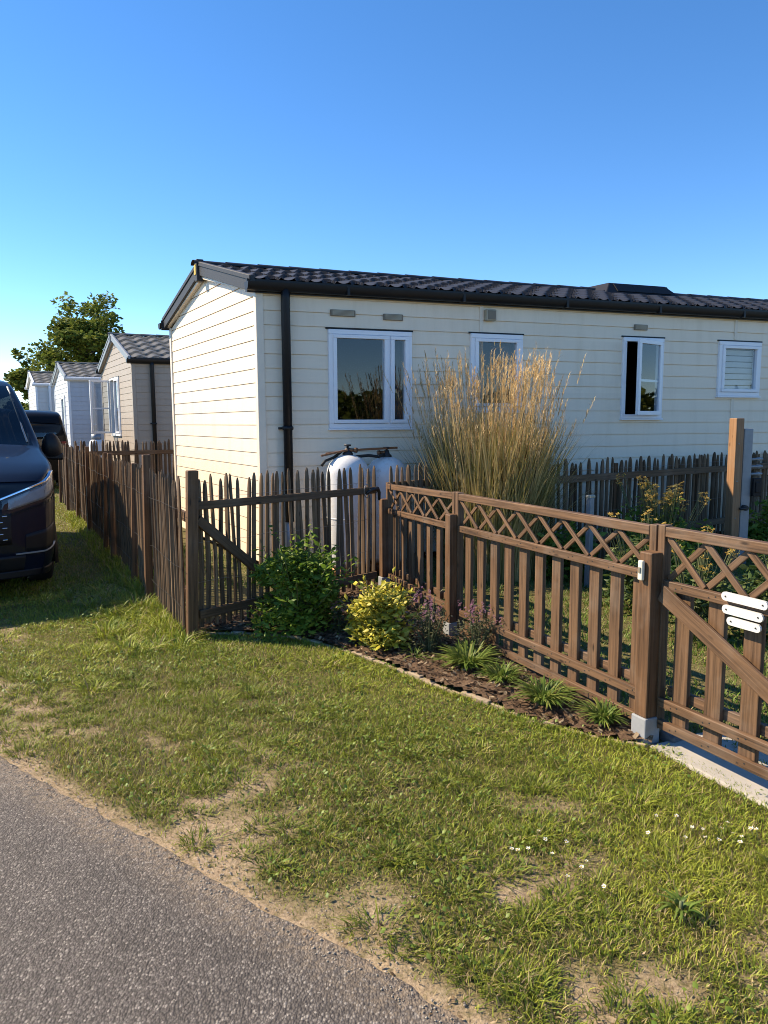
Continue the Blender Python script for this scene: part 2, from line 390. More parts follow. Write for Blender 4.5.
def build_road():
    # strip coordinates: a along the edge, b across towards the viewer
    A=np.concatenate([np.array([-15,-10,-7,-5.]),np.arange(-4,6,.06),np.array([7,9,12.])]); Bv=np.concatenate([np.arange(0,.5,.03),np.arange(.5,5.2,.3)])
    ax,bx=np.meshgrid(A,Bv,indexing='ij')
    X=-1.86+RD.x*ax-RN.x*bx; Y=3.38+RD.y*ax-RN.y*bx
    wob=.05*(fbm(X*1.7,Y*1.7,5)-.5)+.035*(fbm(X*9,Y*9,6)-.5)-.045+.035*(fbm(X*25,Y*25,8)-.5)
    k=np.clip(1-bx/.4,0,1)*-1
    X=X+RN.x*wob*k; Y=Y+RN.y*wob*k
    Z=.004+np.where(bx<.02,-.02,0)+.004*fbm(X*2,Y*2,3)
    C=np.clip(1-bx/.22,0,1)**1.5
    nx,ny=X.shape; vs=np.stack([X,Y,Z],-1).reshape(-1,3)
    i=np.arange(nx-1)[:,None]*ny+np.arange(ny-1)[None,:]
    q=np.stack([i,i+1,i+ny+1,i+ny],-1).reshape(-1,4)
    o=npmesh('road',vs,np.full(len(q),4),q.ravel(),M['asphalt'],colors=np.stack([C]*3,-1).reshape(-1,3),smooth=True); tag(o,kind='structure')
build_road()
def build_bed():
    mb=MB(); pts=BED
    # fill as fine triangles through a grid clip
    g=.05; xs=np.arange(-1.7,1.6,g); ys=np.arange(3.2,7.2,g)
    for x in xs:
        for y in ys:
            if inpoly(np.array([x+g/2]),np.array([y+g/2]),pts)[0]:
                h=lambda a,b:.030+.035*float(fbm(np.array([a*2.]),np.array([b*2.]),51)[0])+.02*float(vnoise(np.array([a*14.]),np.array([b*14.]),52)[0])
                mb.face([(x,y,h(x,y)),(x+g,y,h(x+g,y)),(x+g,y+g,h(x+g,y+g)),(x,y+g,h(x,y+g))],smooth=True)
    tag(mb.build('soil_bed',M['mulch']),kind='structure')
    n=5200; x=rng.uniform(-1.6,1.5,n*3); y=rng.uniform(3.3,7.1,n*3); k=inpoly(x,y,BED); x=x[k]; y=y[k]
    m=len(x); L=rng.uniform(.008,.026,m); W=rng.uniform(.004,.010,m); a=rng.uniform(0,PI,m); tl=rng.uniform(-.5,.5,m)
    ca,sa=np.cos(a),np.sin(a); z=.07+rng.uniform(0,.012,m)
    z=.042+.035*fbm(x*2.,y*2.,51)+.012*rng.random(m)
    P=[]
    for (u,v) in ((-1,-1),(1,-1),(1,1),(-1,1)):
        P.append(np.stack([x+ca*L*u-sa*W*v,y+sa*L*u+ca*W*v,z+L*u*tl+W*v*.4],-1))
    vs=np.stack(P,1).reshape(-1,3); lo=np.arange(m*4)
    tag(npmesh('bark_mulch',vs,np.full(m,4),lo,M['chip']),kind='stuff')
build_bed()
# stone edging between bed and lawn
mb=MB(); 
for (a,b) in zip(EDGE[:-1],EDGE[1:]):
    a=V((*a,0)); b=V((*b,0)); d=(b-a); n=max(1,round(d.length/.11))
    for i in range(n):
        p=a+d*(i/n); q=a+d*((i+1.0)/n); j=random.uniform(-.008,.008); z=.022+random.uniform(-.012,.010)
        s=V((-d.y,d.x,0)).normalized()
        mb.bar(p+s*j+V((0,0,z)),q+s*j+V((0,0,z)),.030+random.uniform(-.01,.012),.05,(0,0,1))
tag(mb.build('bed_edging',M['edging'],bevel=.006),'thin broken stone edging strip between the lawn and the bark bed','edging')
# concrete threshold under the gate
mb=MB(); d=V((.43,-.90,0)).normalized(); s=V((d.y,-d.x,0)) # s points to the lawn
s=V((-.90,-.43,0)).normalized()
b0=V((1.42,3.50,0))
mb.hexa([b0-s*.30+V((0,0,-.05)),b0+s*.15+V((0,0,-.05)),b0+s*.15+V((0,0,.035)),b0-s*.30+V((0,0,.035)),b0+d*3.2-s*.30+V((0,0,-.05)),b0+d*3.2+s*.15+V((0,0,-.05)),b0+d*3.2+s*.15+V((0,0,.035)),b0+d*3.2-s*.30+V((0,0,.035))])
o=mb.build('concrete_threshold',M['concrete'],bevel=.01); tag(o,'pale concrete threshold slab under the braced lattice gate','slab')

# ---------------------------------------------------------------- mobile homes
def siding(mb,fn,s0,s1,z0,z1,lim=None,holes=(),pitch=.147):
    k=0; z=z0
    while z<z1-1e-4:
        zt=min(z+pitch,z1)
        cuts=sorted({z,zt}|{h for (a,b,c,d) in holes for h in (c,d) if z<h<zt}|({z+.009} if z+.009<zt else set()))
        for za,zb in zip(cuts[:-1],cuts[1:]):
            mid=(za+zb)/2; groove=mid<z+.009
            la=lim(za) if lim else (s0,s1); lb=lim(zb) if lim else (s0,s1)
            if la[1]-la[0]<.02: continue
            ints=[(la[0],la[1],lb[0],lb[1])]
            for (a,b,c,d) in holes:
                if c<=mid<=d:
                    new=[]
                    for (p,q,r,t) in ints:
                        if b<=p or a>=q: new.append((p,q,r,t)); continue
                        if a>p: new.append((p,a,r,a))
                        if b<q: new.append((b,q,b,t))
                    ints=new
            for (p,q,r,t) in ints:
                if groove:
                    o=-.012; mb.face([fn(p,o,za),fn(q,o,za),fn(t,o,zb),fn(r,o,zb)])
                    mb.face([fn(p,o,zb),fn(q,o,zb),fn(q,.006,zb),fn(p,.006,zb)])
                    mb.face([fn(p,0,za),fn(q,0,za),fn(q,o,za),fn(p,o,za)])
                else:
                    w=lambda zz:.006*(1-(zz-z)/pitch)
                    mb.face([fn(p,w(za),za),fn(q,w(za),za),fn(t,w(zb),zb),fn(r,w(zb),zb)])
        z=zt
def window(root,fn,a0,a1,z0,z1,fixed=(),leaf=None,blind=False,curtain=None,fw=.05):
    f=MB(); b=lambda m,A,B,o0,o1,C,D: m.box(fn,A,B,o0,o1,C,D)
    b(f,a0,a1,-.05,.032,z1-fw,z1); b(f,a0,a1,-.05,.032,z0,z0+fw); b(f,a0,a0+fw,-.05,.032,z0+fw,z1-fw); b(f,a1-fw,a1,-.05,.032,z0+fw,z1-fw)
    for (p,q) in fixed[:-1]: b(f,q,q+.03,-.05,.030,z0+fw,z1-fw)
    fr=f.build('window',M['upvc'],root,bevel=.006)
    l=MB(); l.box(fn,a0-.02,a1+.02,-.01,.018,z1+.001,z1+.018); l.build('drip_rail',M['black'],fr)
    l=MB(); l.box(fn,a0-.01,a1+.01,.0,.045,z0-.022,z0-.001); l.build('sill',M['upvc'],fr,bevel=.004)
    for i,(p,q) in enumerate(fixed):
        s=MB(); k=.042
        b(s,p,q,-.02,.046,z1-fw-k,z1-fw-.003); b(s,p,q,-.02,.046,z0+fw+.003,z0+fw+k); b(s,p,p+k,-.02,.046,z0+fw+k,z1-fw-k); b(s,q-k,q,-.02,.046,z0+fw+k,z1-fw-k)
        s.build('sash',M['upvc'],fr,bevel=.005)
        g=MB(); g.face([fn(p+k,.012,z0+fw+k),fn(q-k,.012,z0+fw+k),fn(q-k,.012,z1-fw-k),fn(p+k,.012,z1-fw-k)]); g.build('pane',M['glass'],fr)
    if leaf:
        hinge,width,ang,side=leaf   # side -1: the leaf reaches from the hinge towards smaller a
        ca,sa=math.cos(ang),math.sin(ang)
        lf=lambda u,o,z: fn(hinge+side*u*ca-side*sa*o, .04+u*sa+o*ca, z)
        s=MB(); k=.05; zl,zh=z0+fw-.01,z1-fw+.01
        s.box(lf,0,width,-.018,.018,zh-k,zh); s.box(lf,0,width,-.018,.018,zl,zl+k); s.box(lf,0,k,-.018,.018,zl+k,zh-k); s.box(lf,width-k,width,-.018,.018,zl+k,zh-k)
        s.build('sash',M['upvc'],fr,bevel=.004)
        g=MB(); g.face([lf(k,0,zl+k),lf(width-k,0,zl+k),lf(width-k,0,zh-k),lf(k,0,zh-k)]); g.build('pane',M['glass'],fr)
        g=MB(); zm=(zl+zh)/2-.05; g.box(lf,k,width-k,-.012,-.004,zm,zm+.03); g.build('glazing_bar',M['upvc'],fr)
    if blind:
        s=MB(); z=z0+fw+.02
        while z<z1-fw-.04:
            s.face([fn(a0+fw,-.05,z),fn(a1-fw,-.05,z),fn(a1-fw,-.035,z+.066),fn(a0+fw,-.035,z+.066)]); z+=.078
        s.build('blind',M['blind'],fr)
    if curtain:
        s=MB()
        for (p,q) in curtain:
            G=[[fn(p+(q-p)*i/24,-.10+.02*math.sin(i*1.9+p*7),z) for z in (z0-.1,z1)] for i in range(25)]; s.grid(G)
        s.build('curtain',M['curtain'],fr)
    return fr

def tiled_roof(fn_slope,L,Q,mat,name,root,ds=.028,dq=.02,period=.30,course=.36,amp=.030,step=.040,scallop=.075,e0=.0):
    """fn_slope(s,q,h): q runs from the eave (0) to the ridge (Q)"""
    s=np.arange(-.085+e0,L+.085,ds); q=np.linspace(0,Q,int(Q/dq)+1)
    S,Qm=np.meshgrid(s,q,indexing='ij')
    ph=2*PI*S/period
    fr=((Qm+scallop*np.cos(ph))/course)%1.0
    Hh=amp*(.5+.5*np.cos(ph+PI))+step*(1-fr)
    P=fn_slope(S,Qm,Hh+.02)
    nx,ny=S.shape; i=np.arange(nx-1)[:,None]*ny+np.arange(ny-1)[None,:]
    f=np.stack([i,i+ny,i+ny+1,i+1],-1).reshape(-1,4)
    return npmesh(name,P.reshape(-1,3),np.full(len(f),4),f.ravel(),mat,parent=root)

def mobile_home(label,A,u,v,L,w,ze,zr,wallmat,roofmat,boardmat,trim,wins_front=(),wins_gable=(),gutter=None,pipe=None,z0=.10,drop=.13,tile=(.30,.36),ds=.028,course_e=0.0,trimboard=None):
    """A front corner; u along the long wall, v along the gable; ze top of wall at the eave, zr top of roof at the ridge"""
    A=V((*A,0)); u=V((*u,0)); v=V((*v,0))
    root=thing('mobile_home',label,'mobile home',A)
    H=lambda s,t,z: u*s+v*t+V((0,0,z))
    Hn=lambda S,T,Z: np.stack([u.x*S+v.x*T,u.y*S+v.y*T,Z+0*S],-1)
    gutter=gutter or M['black']
    ov=.04; zre=ze+drop   # roof sheet at the eave edge
    front=lambda a,o,z: H(a,-o,z); gable=lambda a,o,z: H(-o,a,z)
    gab2=lambda a,o,z: H(L+o,a,z); back=lambda a,o,z: H(a,w+o,z)
    def lim(z):
        if z<=ze: return (0,w)
        k=(z-ze)/(zr-.10-ze); return (k*w/2,w-k*w/2)
    mb=MB(); siding(mb,front,0.0,L,z0,ze+.06,holes=[(a+.02,b-.02,c+.02,d-.02) for (a,b,c,d) in [x[:4] for x in wins_front]]); mb.build('wall',wallmat,root)
    mb=MB(); siding(mb,gable,0,w,z0,zr-.11,lim=lim,holes=[(a+.02,b-.02,c+.02,d-.02) for (a,b,c,d) in [x[:4] for x in wins_gable]]); mb.build('wall',wallmat,root)
    mb=MB(); siding(mb,gab2,0,w,z0,zr-.11,lim=lim); siding(mb,back,0,L,z0,ze+.06); mb.build('wall',wallmat,root)
    mb=MB()
    i0,i1,j0,j1,k0,k1=.06,L-.06,.06,w-.06,.45,ze+.02
    P=H; mb.face([P(i0,j0,k0),P(i1,j0,k0),P(i1,j1,k0),P(i0,j1,k0)]); mb.face([P(i0,j0,k1),P(i0,j1,k1),P(i1,j1,k1),P(i1,j0,k1)])
    mb.face([P(i0,j1,k0),P(i1,j1,k0),P(i1,j1,k1),P(i0,j1,k1)]); mb.face([P(i0,j0,k0),P(i0,j1,k0),P(i0,j1,k1),P(i0,j0,k1)]); mb.face([P(i1,j0,k0),P(i1,j1,k0),P(i1,j1,k1),P(i1,j0,k1)])
    x=i0+2.1
    while x<i1-1:
        mb.face([P(x,j0+.02,k0),P(x,j1,k0),P(x,j1,k1),P(x,j0+.02,k1)]); x+=2.4
    mb.build('interior',M['inside'],root)
    for (a,b,fn) in ((-.022,.055,front),(L-.055,L+.022,front),(w-.055,w+.02,gable),(-.018,.055,gable)):
        mb=MB(); mb.box(fn,a,b,-.01,.020 if a!=-.018 else .024,z0-.01,ze+.02); mb.build('corner_trim',trim,root,bevel=.006)
    # roof slopes
    run=w/2+ov; Q=math.hypot(run,zr-zre); c,sn=run/Q,(zr-zre)/Q
    f1=lambda S,q,h: Hn(S,-ov+q*c-h*sn,zre+q*sn+h*c-.045)
    f2=lambda S,q,h: Hn(S,w+ov-q*c+h*sn,zre+q*sn+h*c-.045)
    tiled_roof(f1,L,Q,roofmat,'roof',root,ds=ds,period=tile[0],course=tile[1])
    tiled_roof(f2,L,Q,roofmat,'roof',root,ds=max(ds,.06),dq=.05,period=tile[0],course=tile[1])
    mb=MB()
    x=-.15
    while x<L+.1:
        G=[[H(xx,w/2+.085*math.sin(t),zr-.012+.06*math.cos(t)+(0.008 if xx==x else 0)) for t in np.linspace(-1.45,1.45,9)] for xx in (x,x+.40)]
        mb.grid(G); x+=.395
    mb.build('ridge_cap',roofmat,root)
    # barge boards on both gables
    for (e,nm) in ((-.09,0),(L+.05,1)):
        mb=MB(); bh=.165
        for sgn in (0,1):
            t0=-ov-.03 if sgn==0 else w+ov+.03
            for (x0,x1,dz,hh) in ((e,e+.045,.0,bh),(e-.012,e,-.002,.05)):
                pa=lambda x,t,z: H(x,t,z)
                za,zb=zre+.035+dz,zr+.045+dz
                mb.hexa([H(x0,t0,za-hh),H(x1,t0,za-hh),H(x1,t0,za),H(x0,t0,za),H(x0,w/2,zb-hh),H(x1,w/2,zb-hh),H(x1,w/2,zb),H(x0,w/2,zb)])
        mb.build('bargeboard',boardmat,root,bevel=.006)
        mb=MB(); mb.box(lambda a,b,z:H(a,b,z),e-.03,e+.06,w/2-.05,w/2+.05,zr-.20,zr+.062)
        fin=mb.build('ridge_end_cap',boardmat,root,bevel=.012)
    mb=MB()
    for sgn in (0,1):
        mb.hexa([H(-.06,0 if sgn==0 else w,ze+.02),H(.0,0 if sgn==0 else w,ze+.02),H(.0,0 if sgn==0 else w,ze+.07),H(-.06,0 if sgn==0 else w,ze+.07),
                 H(-.06,w/2,zr-.16),H(.0,w/2,zr-.16),H(.0,w/2,zr-.11),H(-.06,w/2,zr-.11)])
    mb.build('soffit',trim,root)
    # gutters along both eaves
    for sgn in (0,1):
        T=(lambda t:t) if sgn==0 else (lambda t:w-t)
        mb=MB(); mb.box(lambda a,t,z:H(a,T(t),z),-.12,L+.12,-.055,-.03,ze-.005,zre+.0); mb.box(lambda a,t,z:H(a,T(t),z),-.12,L+.12,-.03,.0,ze+.002,ze+.02)
        G=[[H(x,T(-.088+.058*math.cos(t)),zre-.038+.085*math.sin(t)) for t in np.linspace(PI,2*PI,9)] for x in (-.14,L*.5,L+.14)]
        mb.grid(G)
        G=[[H(x,T(-.088+.050*math.cos(t)),zre-.036+.076*math.sin(t)) for t in np.linspace(PI,2*PI,9)] for x in (-.14,L*.5,L+.14)]
        mb.grid(G)
        for x in (-.14,L+.14): mb.face([H(x,T(-.088+.058*math.cos(t)),zre-.038+.085*math.sin(t)) for t in np.linspace(PI,2*PI,9)])
        x=.9
        while x<L: mb.box(lambda a,t,z:H(a,T(t),z),x,x+.03,-.149,-.05,zre-.124,zre-.036); x+=1.35
        mb.build('gutter',gutter,root)
    if pipe:
        px,zb,mat2=pipe
        mb=MB(); pts=[H(px,-.085,zre-.09),H(px,-.078,ze-.05),H(px,-.075,zb)]
        mb.tube(pts,.048,14); 
        for zc in (ze-1.38,): mb.tube([H(px,-.075,zc-.02),H(px,-.075,zc+.02)],.058,14); mb.box(lambda a,t,z:H(a,t,z),px-.075,px+.075,-.04,.0,zc-.012,zc+.012)
        dp=mb.build('downpipe',gutter,root)
        if mat2:
            mb=MB(); mb.tube([H(px,-.075,zb),H(px,-.075,.12)],.036,12); mb.build('pipe_foot',mat2,dp)
    for ws in wins_front: window(root,front,*ws[:4],**ws[4])
    for ws in wins_gable: window(root,gable,*ws[:4],**ws[4])
    return root,H

U1,V1=(.938,.347),(-.503,.864)
home,HM=mobile_home('cream clad mobile home with black tiled roof, nearest and largest of the homes',(-1.289,7.8),U1,V1,11.2,3.45,2.92,3.50,
    M['cream'],M['tile'],M['anthracite'],M['trimcream'],
    wins_front=[(.74,1.70,1.535,2.585,dict(fixed=[(.785,1.415),(1.445,1.655)],curtain=[(1.50,1.66)])),
                (2.43,3.11,1.72,2.60,dict(fixed=[(2.48,3.06)],curtain=[(2.46,2.62),(2.90,3.09)])),
                (4.54,5.16,1.63,2.63,dict(leaf=(5.11,.56,math.radians(19),-1))),
                (6.06,6.78,1.92,2.63,dict(fixed=[(6.11,6.73)],blind=True))],
    pipe=(.262,.55,M['steel']),ds=.024)
hf=lambda a,o,z: HM(a,-o,z)
for (a,b,z) in ((.77,1.05,2.757),(1.37,1.60,2.738),(4.70,4.90,2.757)):
    mb=MB(); mb.box(hf,a,b,.006,.022,z-.034,z+.034)
    vc=mb.build('vent_cover',M['vent'],home,bevel=.006)
    mb=MB()
    for k in range(5): mb.box(hf,a+.02,b-.02,.0215,.026,z-.026+k*.0115,z-.020+k*.0115)
    mb.build('louvre',M['beigebox'],vc)
mb=MB(); mb.box(hf,2.605,2.735,.005,.06,2.745,2.875); bx=mb.build('junction_box',M['beigebox'],home,bevel=.012)
mb=MB(); mb.box(hf,2.62,2.72,.059,.066,2.76,2.86); mb.build('lid',M['vent'],bx,bevel=.006)
for x,za,zb in ((2.55,.1,2.93),(6.32,2.66,2.93),(6.32,.1,1.90),(9.2,.1,2.93)):
    mb=MB(); mb.box(hf,x,x+.045,-.005,.012,za,zb); mb.build('joint_strip',M['trimcream'],home)
# yellow plate in the finial
mb=MB(); mb.box(lambda a,b,z:HM(a,b,z),-.128,-.12,1.69,1.76,3.38,3.50); mb.build('yellow_plate',M['yellow'],home,bevel=.003)
# raised ridge unit on the roof
mb=MB(); 
def ridgeunit(s0,s1,inset,zb,zt,t0,t1):
    b=[HM(s0,t0,zb-.10),HM(s1,t0,zb-.10),HM(s1,t1,zb-.10),HM(s0,t1,zb-.10)]; tp=[HM(s0+inset,t0+.16,zt),HM(s1-inset,t0+.16,zt),HM(s1-inset,t1-.16,zt),HM(s0+inset,t1-.16,zt)]
    mb.hexa(b+tp)
ridgeunit(5.45,6.85,.20,3.48,3.585,1.30,2.15)
mb.build('roof_skylight',M['black'],home,bevel=.012)
for k in range(3):
    x0=5.70+k*.32; q=MB(); q.hexa([HM(x0,1.345,3.455),HM(x0+.316,1.345,3.455),HM(x0+.316,1.355,3.450),HM(x0,1.355,3.450),HM(x0,1.435,3.572),HM(x0+.316,1.435,3.572),HM(x0+.316,1.445,3.567),HM(x0,1.445,3.567)]); q.build('skylight_pane',M['black'],home)
U2,V2=(.866,.50),(-.500,.866)
h2,H2=mobile_home('tan clad mobile home with grey tiles and an open gable window',(-5.79,17.35),(.914,.405),V2,8.0,4.05,2.97,3.82,
    M['tan'],M['tile_grey'],M['steel'],M['tan'],
    wins_gable=[(1.62,2.80,1.30,2.76,dict(fixed=[(1.67,2.20)],leaf=(2.75,.52,math.radians(78),-1)))],gutter=M['black'],pipe=(.42,.1,None),ds=.05,tile=(.36,.40))
h3,H3=mobile_home('pale blue mobile home with grey tiled roof behind the black car',(-10.0,23.8),(.914,.405),(-.5,.866),7.5,3.6,2.95,3.62,
    M['bluewhite'],M['tile_grey'],M['steel'],M['upvc'],wins_gable=[(.9,1.7,1.2,2.5,dict(fixed=[(.95,1.65)]))],gutter=M['upvc'],pipe=(.7,.1,None),ds=.06,tile=(.36,.42))
h4,H4=mobile_home('small white mobile home with grey tiles, farthest one below the tree',(-14.0,30.2),(.914,.405),(-.5,.866),7.0,3.3,3.10,3.75,
    M['white_siding'],M['tile_grey'],M['upvc'],M['upvc'],wins_front=[(.9,1.9,1.2,2.6,dict(fixed=[(.95,1.85)],fw=.06))],gutter=M['upvc'],pipe=(.5,.1,None),ds=.08,tile=(.36,.42))
# ---------------------------------------------------------------- fences and gates
ZU=V((0,0,1))
def gh(x,y): return float(ground_height(np.array([x]),np.array([y]))[0])
def palings(mb,p0,p1,z0,z1,gap=.085,r=(.017,.024),lean=.05,off=None,skip=0.0):
    """split chestnut pales with pointed tops between two ground points"""
    p0=V((*p0,0)); p1=V((*p1,0)); d=p1-p0; L=d.length; d.normalize(); n=V((-d.y,d.x,0))
    off=off or V((0,0,0)); x=.03
    while x<L-.02:
        if random.random()>=skip:
            h=z1+random.uniform(-.03,.03); b=z0+random.uniform(-.03,.03); R=random.uniform(*r)
            base=p0+d*x+off; ln=random.uniform(-lean,lean); lw=random.uniform(-.012,.012)
            pts=[];rad=[]
            wob=random.uniform(-.012,.012)
            for t,k in ((0,1.0),(.45,1.0),(.92,.92),(.975,.70),(1.0,.30)):
                pts.append(base+d*(ln*t*(h-b)*.6+wob*math.sin(t*5))+n*(lw*t)+ZU*(b+(h-b)*t)); rad.append(R*k)
            mb.tube(pts,rad,6,smooth=False,jit=.28)
        x+=gap*random.uniform(.84,1.18)
def wires(mb,p0,p1,zs,off):
    p0=V((*p0,0)); p1=V((*p1,0)); d=(p1-p0); n=max(2,round(d.length/.22))
    for z in zs:
        pts=[p0+d*(i/n)+off+ZU*(z+random.uniform(-.012,.012)) for i in range(n+1)]
        mb.tube(pts,.0013,4,cap=False)
def post(mb,x,y,w,h,ang,top=.0,lean=(0,0),z0=-.05):
    e=V((math.cos(ang),math.sin(ang),0)); n=V((-e.y,e.x,0)); c=V((x,y,0)); t=V((x+lean[0],y+lean[1],0))
    r=[-e-n,e-n,e+n,-e+n]; 
    mb.hexa([c+q*(w/2)+ZU*z0 for q in r]+[t+q*(w/2)+ZU*h for q in r])

# boundary fence along the neighbours' side
F0=V((-1.43,5.34)); FD=V((-.465,.885)).normalized(); FA=math.atan2(FD.y,FD.x)
fence=thing('paling_fence','long brown chestnut paling fence running back beside the parked cars','fence',(F0.x,F0.y,0))
stations=[0,1.25,2.05,3.43,4.1,5.8,7.4,9.2,10.8]
hs=[1.26,1.33,1.22,1.27,1.25,1.28,1.25,1.25,1.25]
fn=V((FD.y,-FD.x,0))*-1   # towards the cars (left)
lo=fn*.055
for i,(a,h) in enumerate(zip(stations,hs)):
    mb=MB(); p=FD*a+(V((lo.x,lo.y))*1.5 if i else V((0,0))); post(mb,p.x,p.y,.078 if i==0 else (.065 if i==1 else .052),h,FA+.02*(i%3),lean=(.045 if i==0 else random.uniform(.02,.06),0))
    mb.build('post',M['wood_post'],fence,bevel=.006)
for a,b in zip(stations[:-1],stations[1:]):
    mb=MB(); p=FD*(a+.05); q=FD*(b-.03); palings(mb,p,q,.03,1.20,gap=.042,r=(.009,.0155),off=lo*.6,lean=.05); mb.build('paling_panel',M['paling'],fence)
mb=MB()
for a,b in zip(stations[:-1],stations[1:]): wires(mb,FD*a,FD*b,(.25,.55,.98),lo*1.15)
mb.build('fence_wire',M['darkmetal'],fence)
mb=MB()
for z in (.90,.30):
    mb.bar(V((0,0,z))-lo*.6,V((*(FD*10.7),z))-lo*.6,.07,.03,fn)
mb.build('rail',M['railwood'],fence)

# garden gate of pales with one brace
G0=V((-1.43,5.34)); G1=V((.0,6.86)); GD=(G1-G0).normalized(); GL=(G1-G0).length; gn=V((GD.y,-GD.x,0))  # towards the viewer
gate=thing('paling_gate','chestnut paling garden gate with one diagonal brace behind the round green shrub','gate',(G0.x,G0.y,0))
P=lambda x,z,o=0: V((GD.x*x,GD.y*x,z))+gn*o
mb=MB(); palings(mb,GD*.06,GD*2.03,.10,1.20,gap=.063,r=(.0155,.0215),off=-gn*.0,lean=.055); mb.build('paling_panel',M['paling'],gate)
mb=MB(); mb.bar(P(.05,1.0,.034),P(1.94,.985,.034),.060,.032,gn); mb.build('rail',M['railwood'],gate,bevel=.004)
mb=MB(); mb.bar(P(.05,.19,.034),P(1.94,.20,.034),.065,.032,gn); mb.build('rail',M['railwood'],gate,bevel=.004)
mb=MB(); mb.bar(P(.06,.90,.036),P(.86,.22,.036),.072,.034,gn); mb.build('brace',M['railwood'],gate,bevel=.004)
mb=MB(); wires(mb,GD*.05,GD*1.85,(.42,.72,1.06),gn*.022); mb.build('fence_wire',M['bolt'],gate)
mb=MB(); mb.tube([P(1.80,.96,.05),P(1.86,1.0,.075),P(1.93,1.0,.07),P(1.97,.96,.05),P(1.97,.89,.05)],[.014,.018,.019,.016,.012],8)
lt=mb.build('latch',M['darkmetal'],gate)
mb=MB(); mb.tube([P(1.80+.035*math.cos(t),.985+.06*math.sin(t),.06) for t in np.linspace(0,2*PI,14)],.004,5); mb.build('wire_loop',M['bolt'],lt)
# short run of pales carrying on behind the lattice fence
pf=thing('paling_fence','short dark run of pales behind the left end of the lattice fence','fence',(0.05,6.93,0))
mb=MB(); palings(mb,(0,0),(.42,.40),.05,1.19,gap=.08,lean=.04); mb.build('paling_panel',M['paling'],pf)
mb=MB(); mb.bar(V((0,0,1.0))-gn*.03,V((.42,.40,1.0))-gn*.03,.07,.03,gn); mb.build('rail',M['railwood'],pf)

# fence in front of the long wall
B0=V((1.35,7.55)); B1=V((6.6,11.1)); BDv=(B1-B0).normalized(); BL=(B1-B0).length; bn=V((BDv.y,-BDv.x,0))
bf=thing('paling_fence','dark chestnut paling fence standing in front of the long cream wall','fence',(B0.x,B0.y,0))
x=0
k=0
while x<BL-.2:
    e=min(BL,x+1.6); mb=MB(); palings(mb,BDv*x,BDv*e,.03,1.17,gap=.085,r=(.018,.027),lean=.05); mb.build('paling_panel',M['paling'],bf)
    mb=MB(); q=BDv*e; post(mb,q.x-bn.x*.05,q.y-bn.y*.05,.06,1.12,.6); mb.build('post',M['wood_post'],bf,bevel=.005)
    x=e
for z in (.98,.30):
    mb=MB(); mb.bar(V((0,0,z+.0))+bn*.04,V((BDv.x*BL,BDv.y*BL,z))+bn*.04,.075,.03,bn); mb.build('rail',M['railwood'],bf)
mb=MB(); wires(mb,(0,0),BDv*BL,(.25,.6,1.07),bn*.028); mb.build('fence_wire',M['bolt'],bf)
# plot divider at the neighbour's
df=thing('paling_fence','far paling fence running across below the tan mobile home','fence',(-5.55,13.35,0))
mb=MB(); palings(mb,(0,0),(2.9,1.5),.03,1.28,gap=.07,r=(.022,.030),lean=.05); mb.build('paling_panel',M['paling'],df)
for z in (1.06,.35):
    mb=MB(); mb.bar(V((0,-.03,z)),V((2.9,1.47,z)),.08,.03,(-.46,.89,0)); mb.build('rail',M['railwood'],df)
for x in (1.3,2.3):
    mb=MB(); post(mb,x,x*.517+.06,.07,1.22,.48); mb.build('post',M['wood_post'],df)

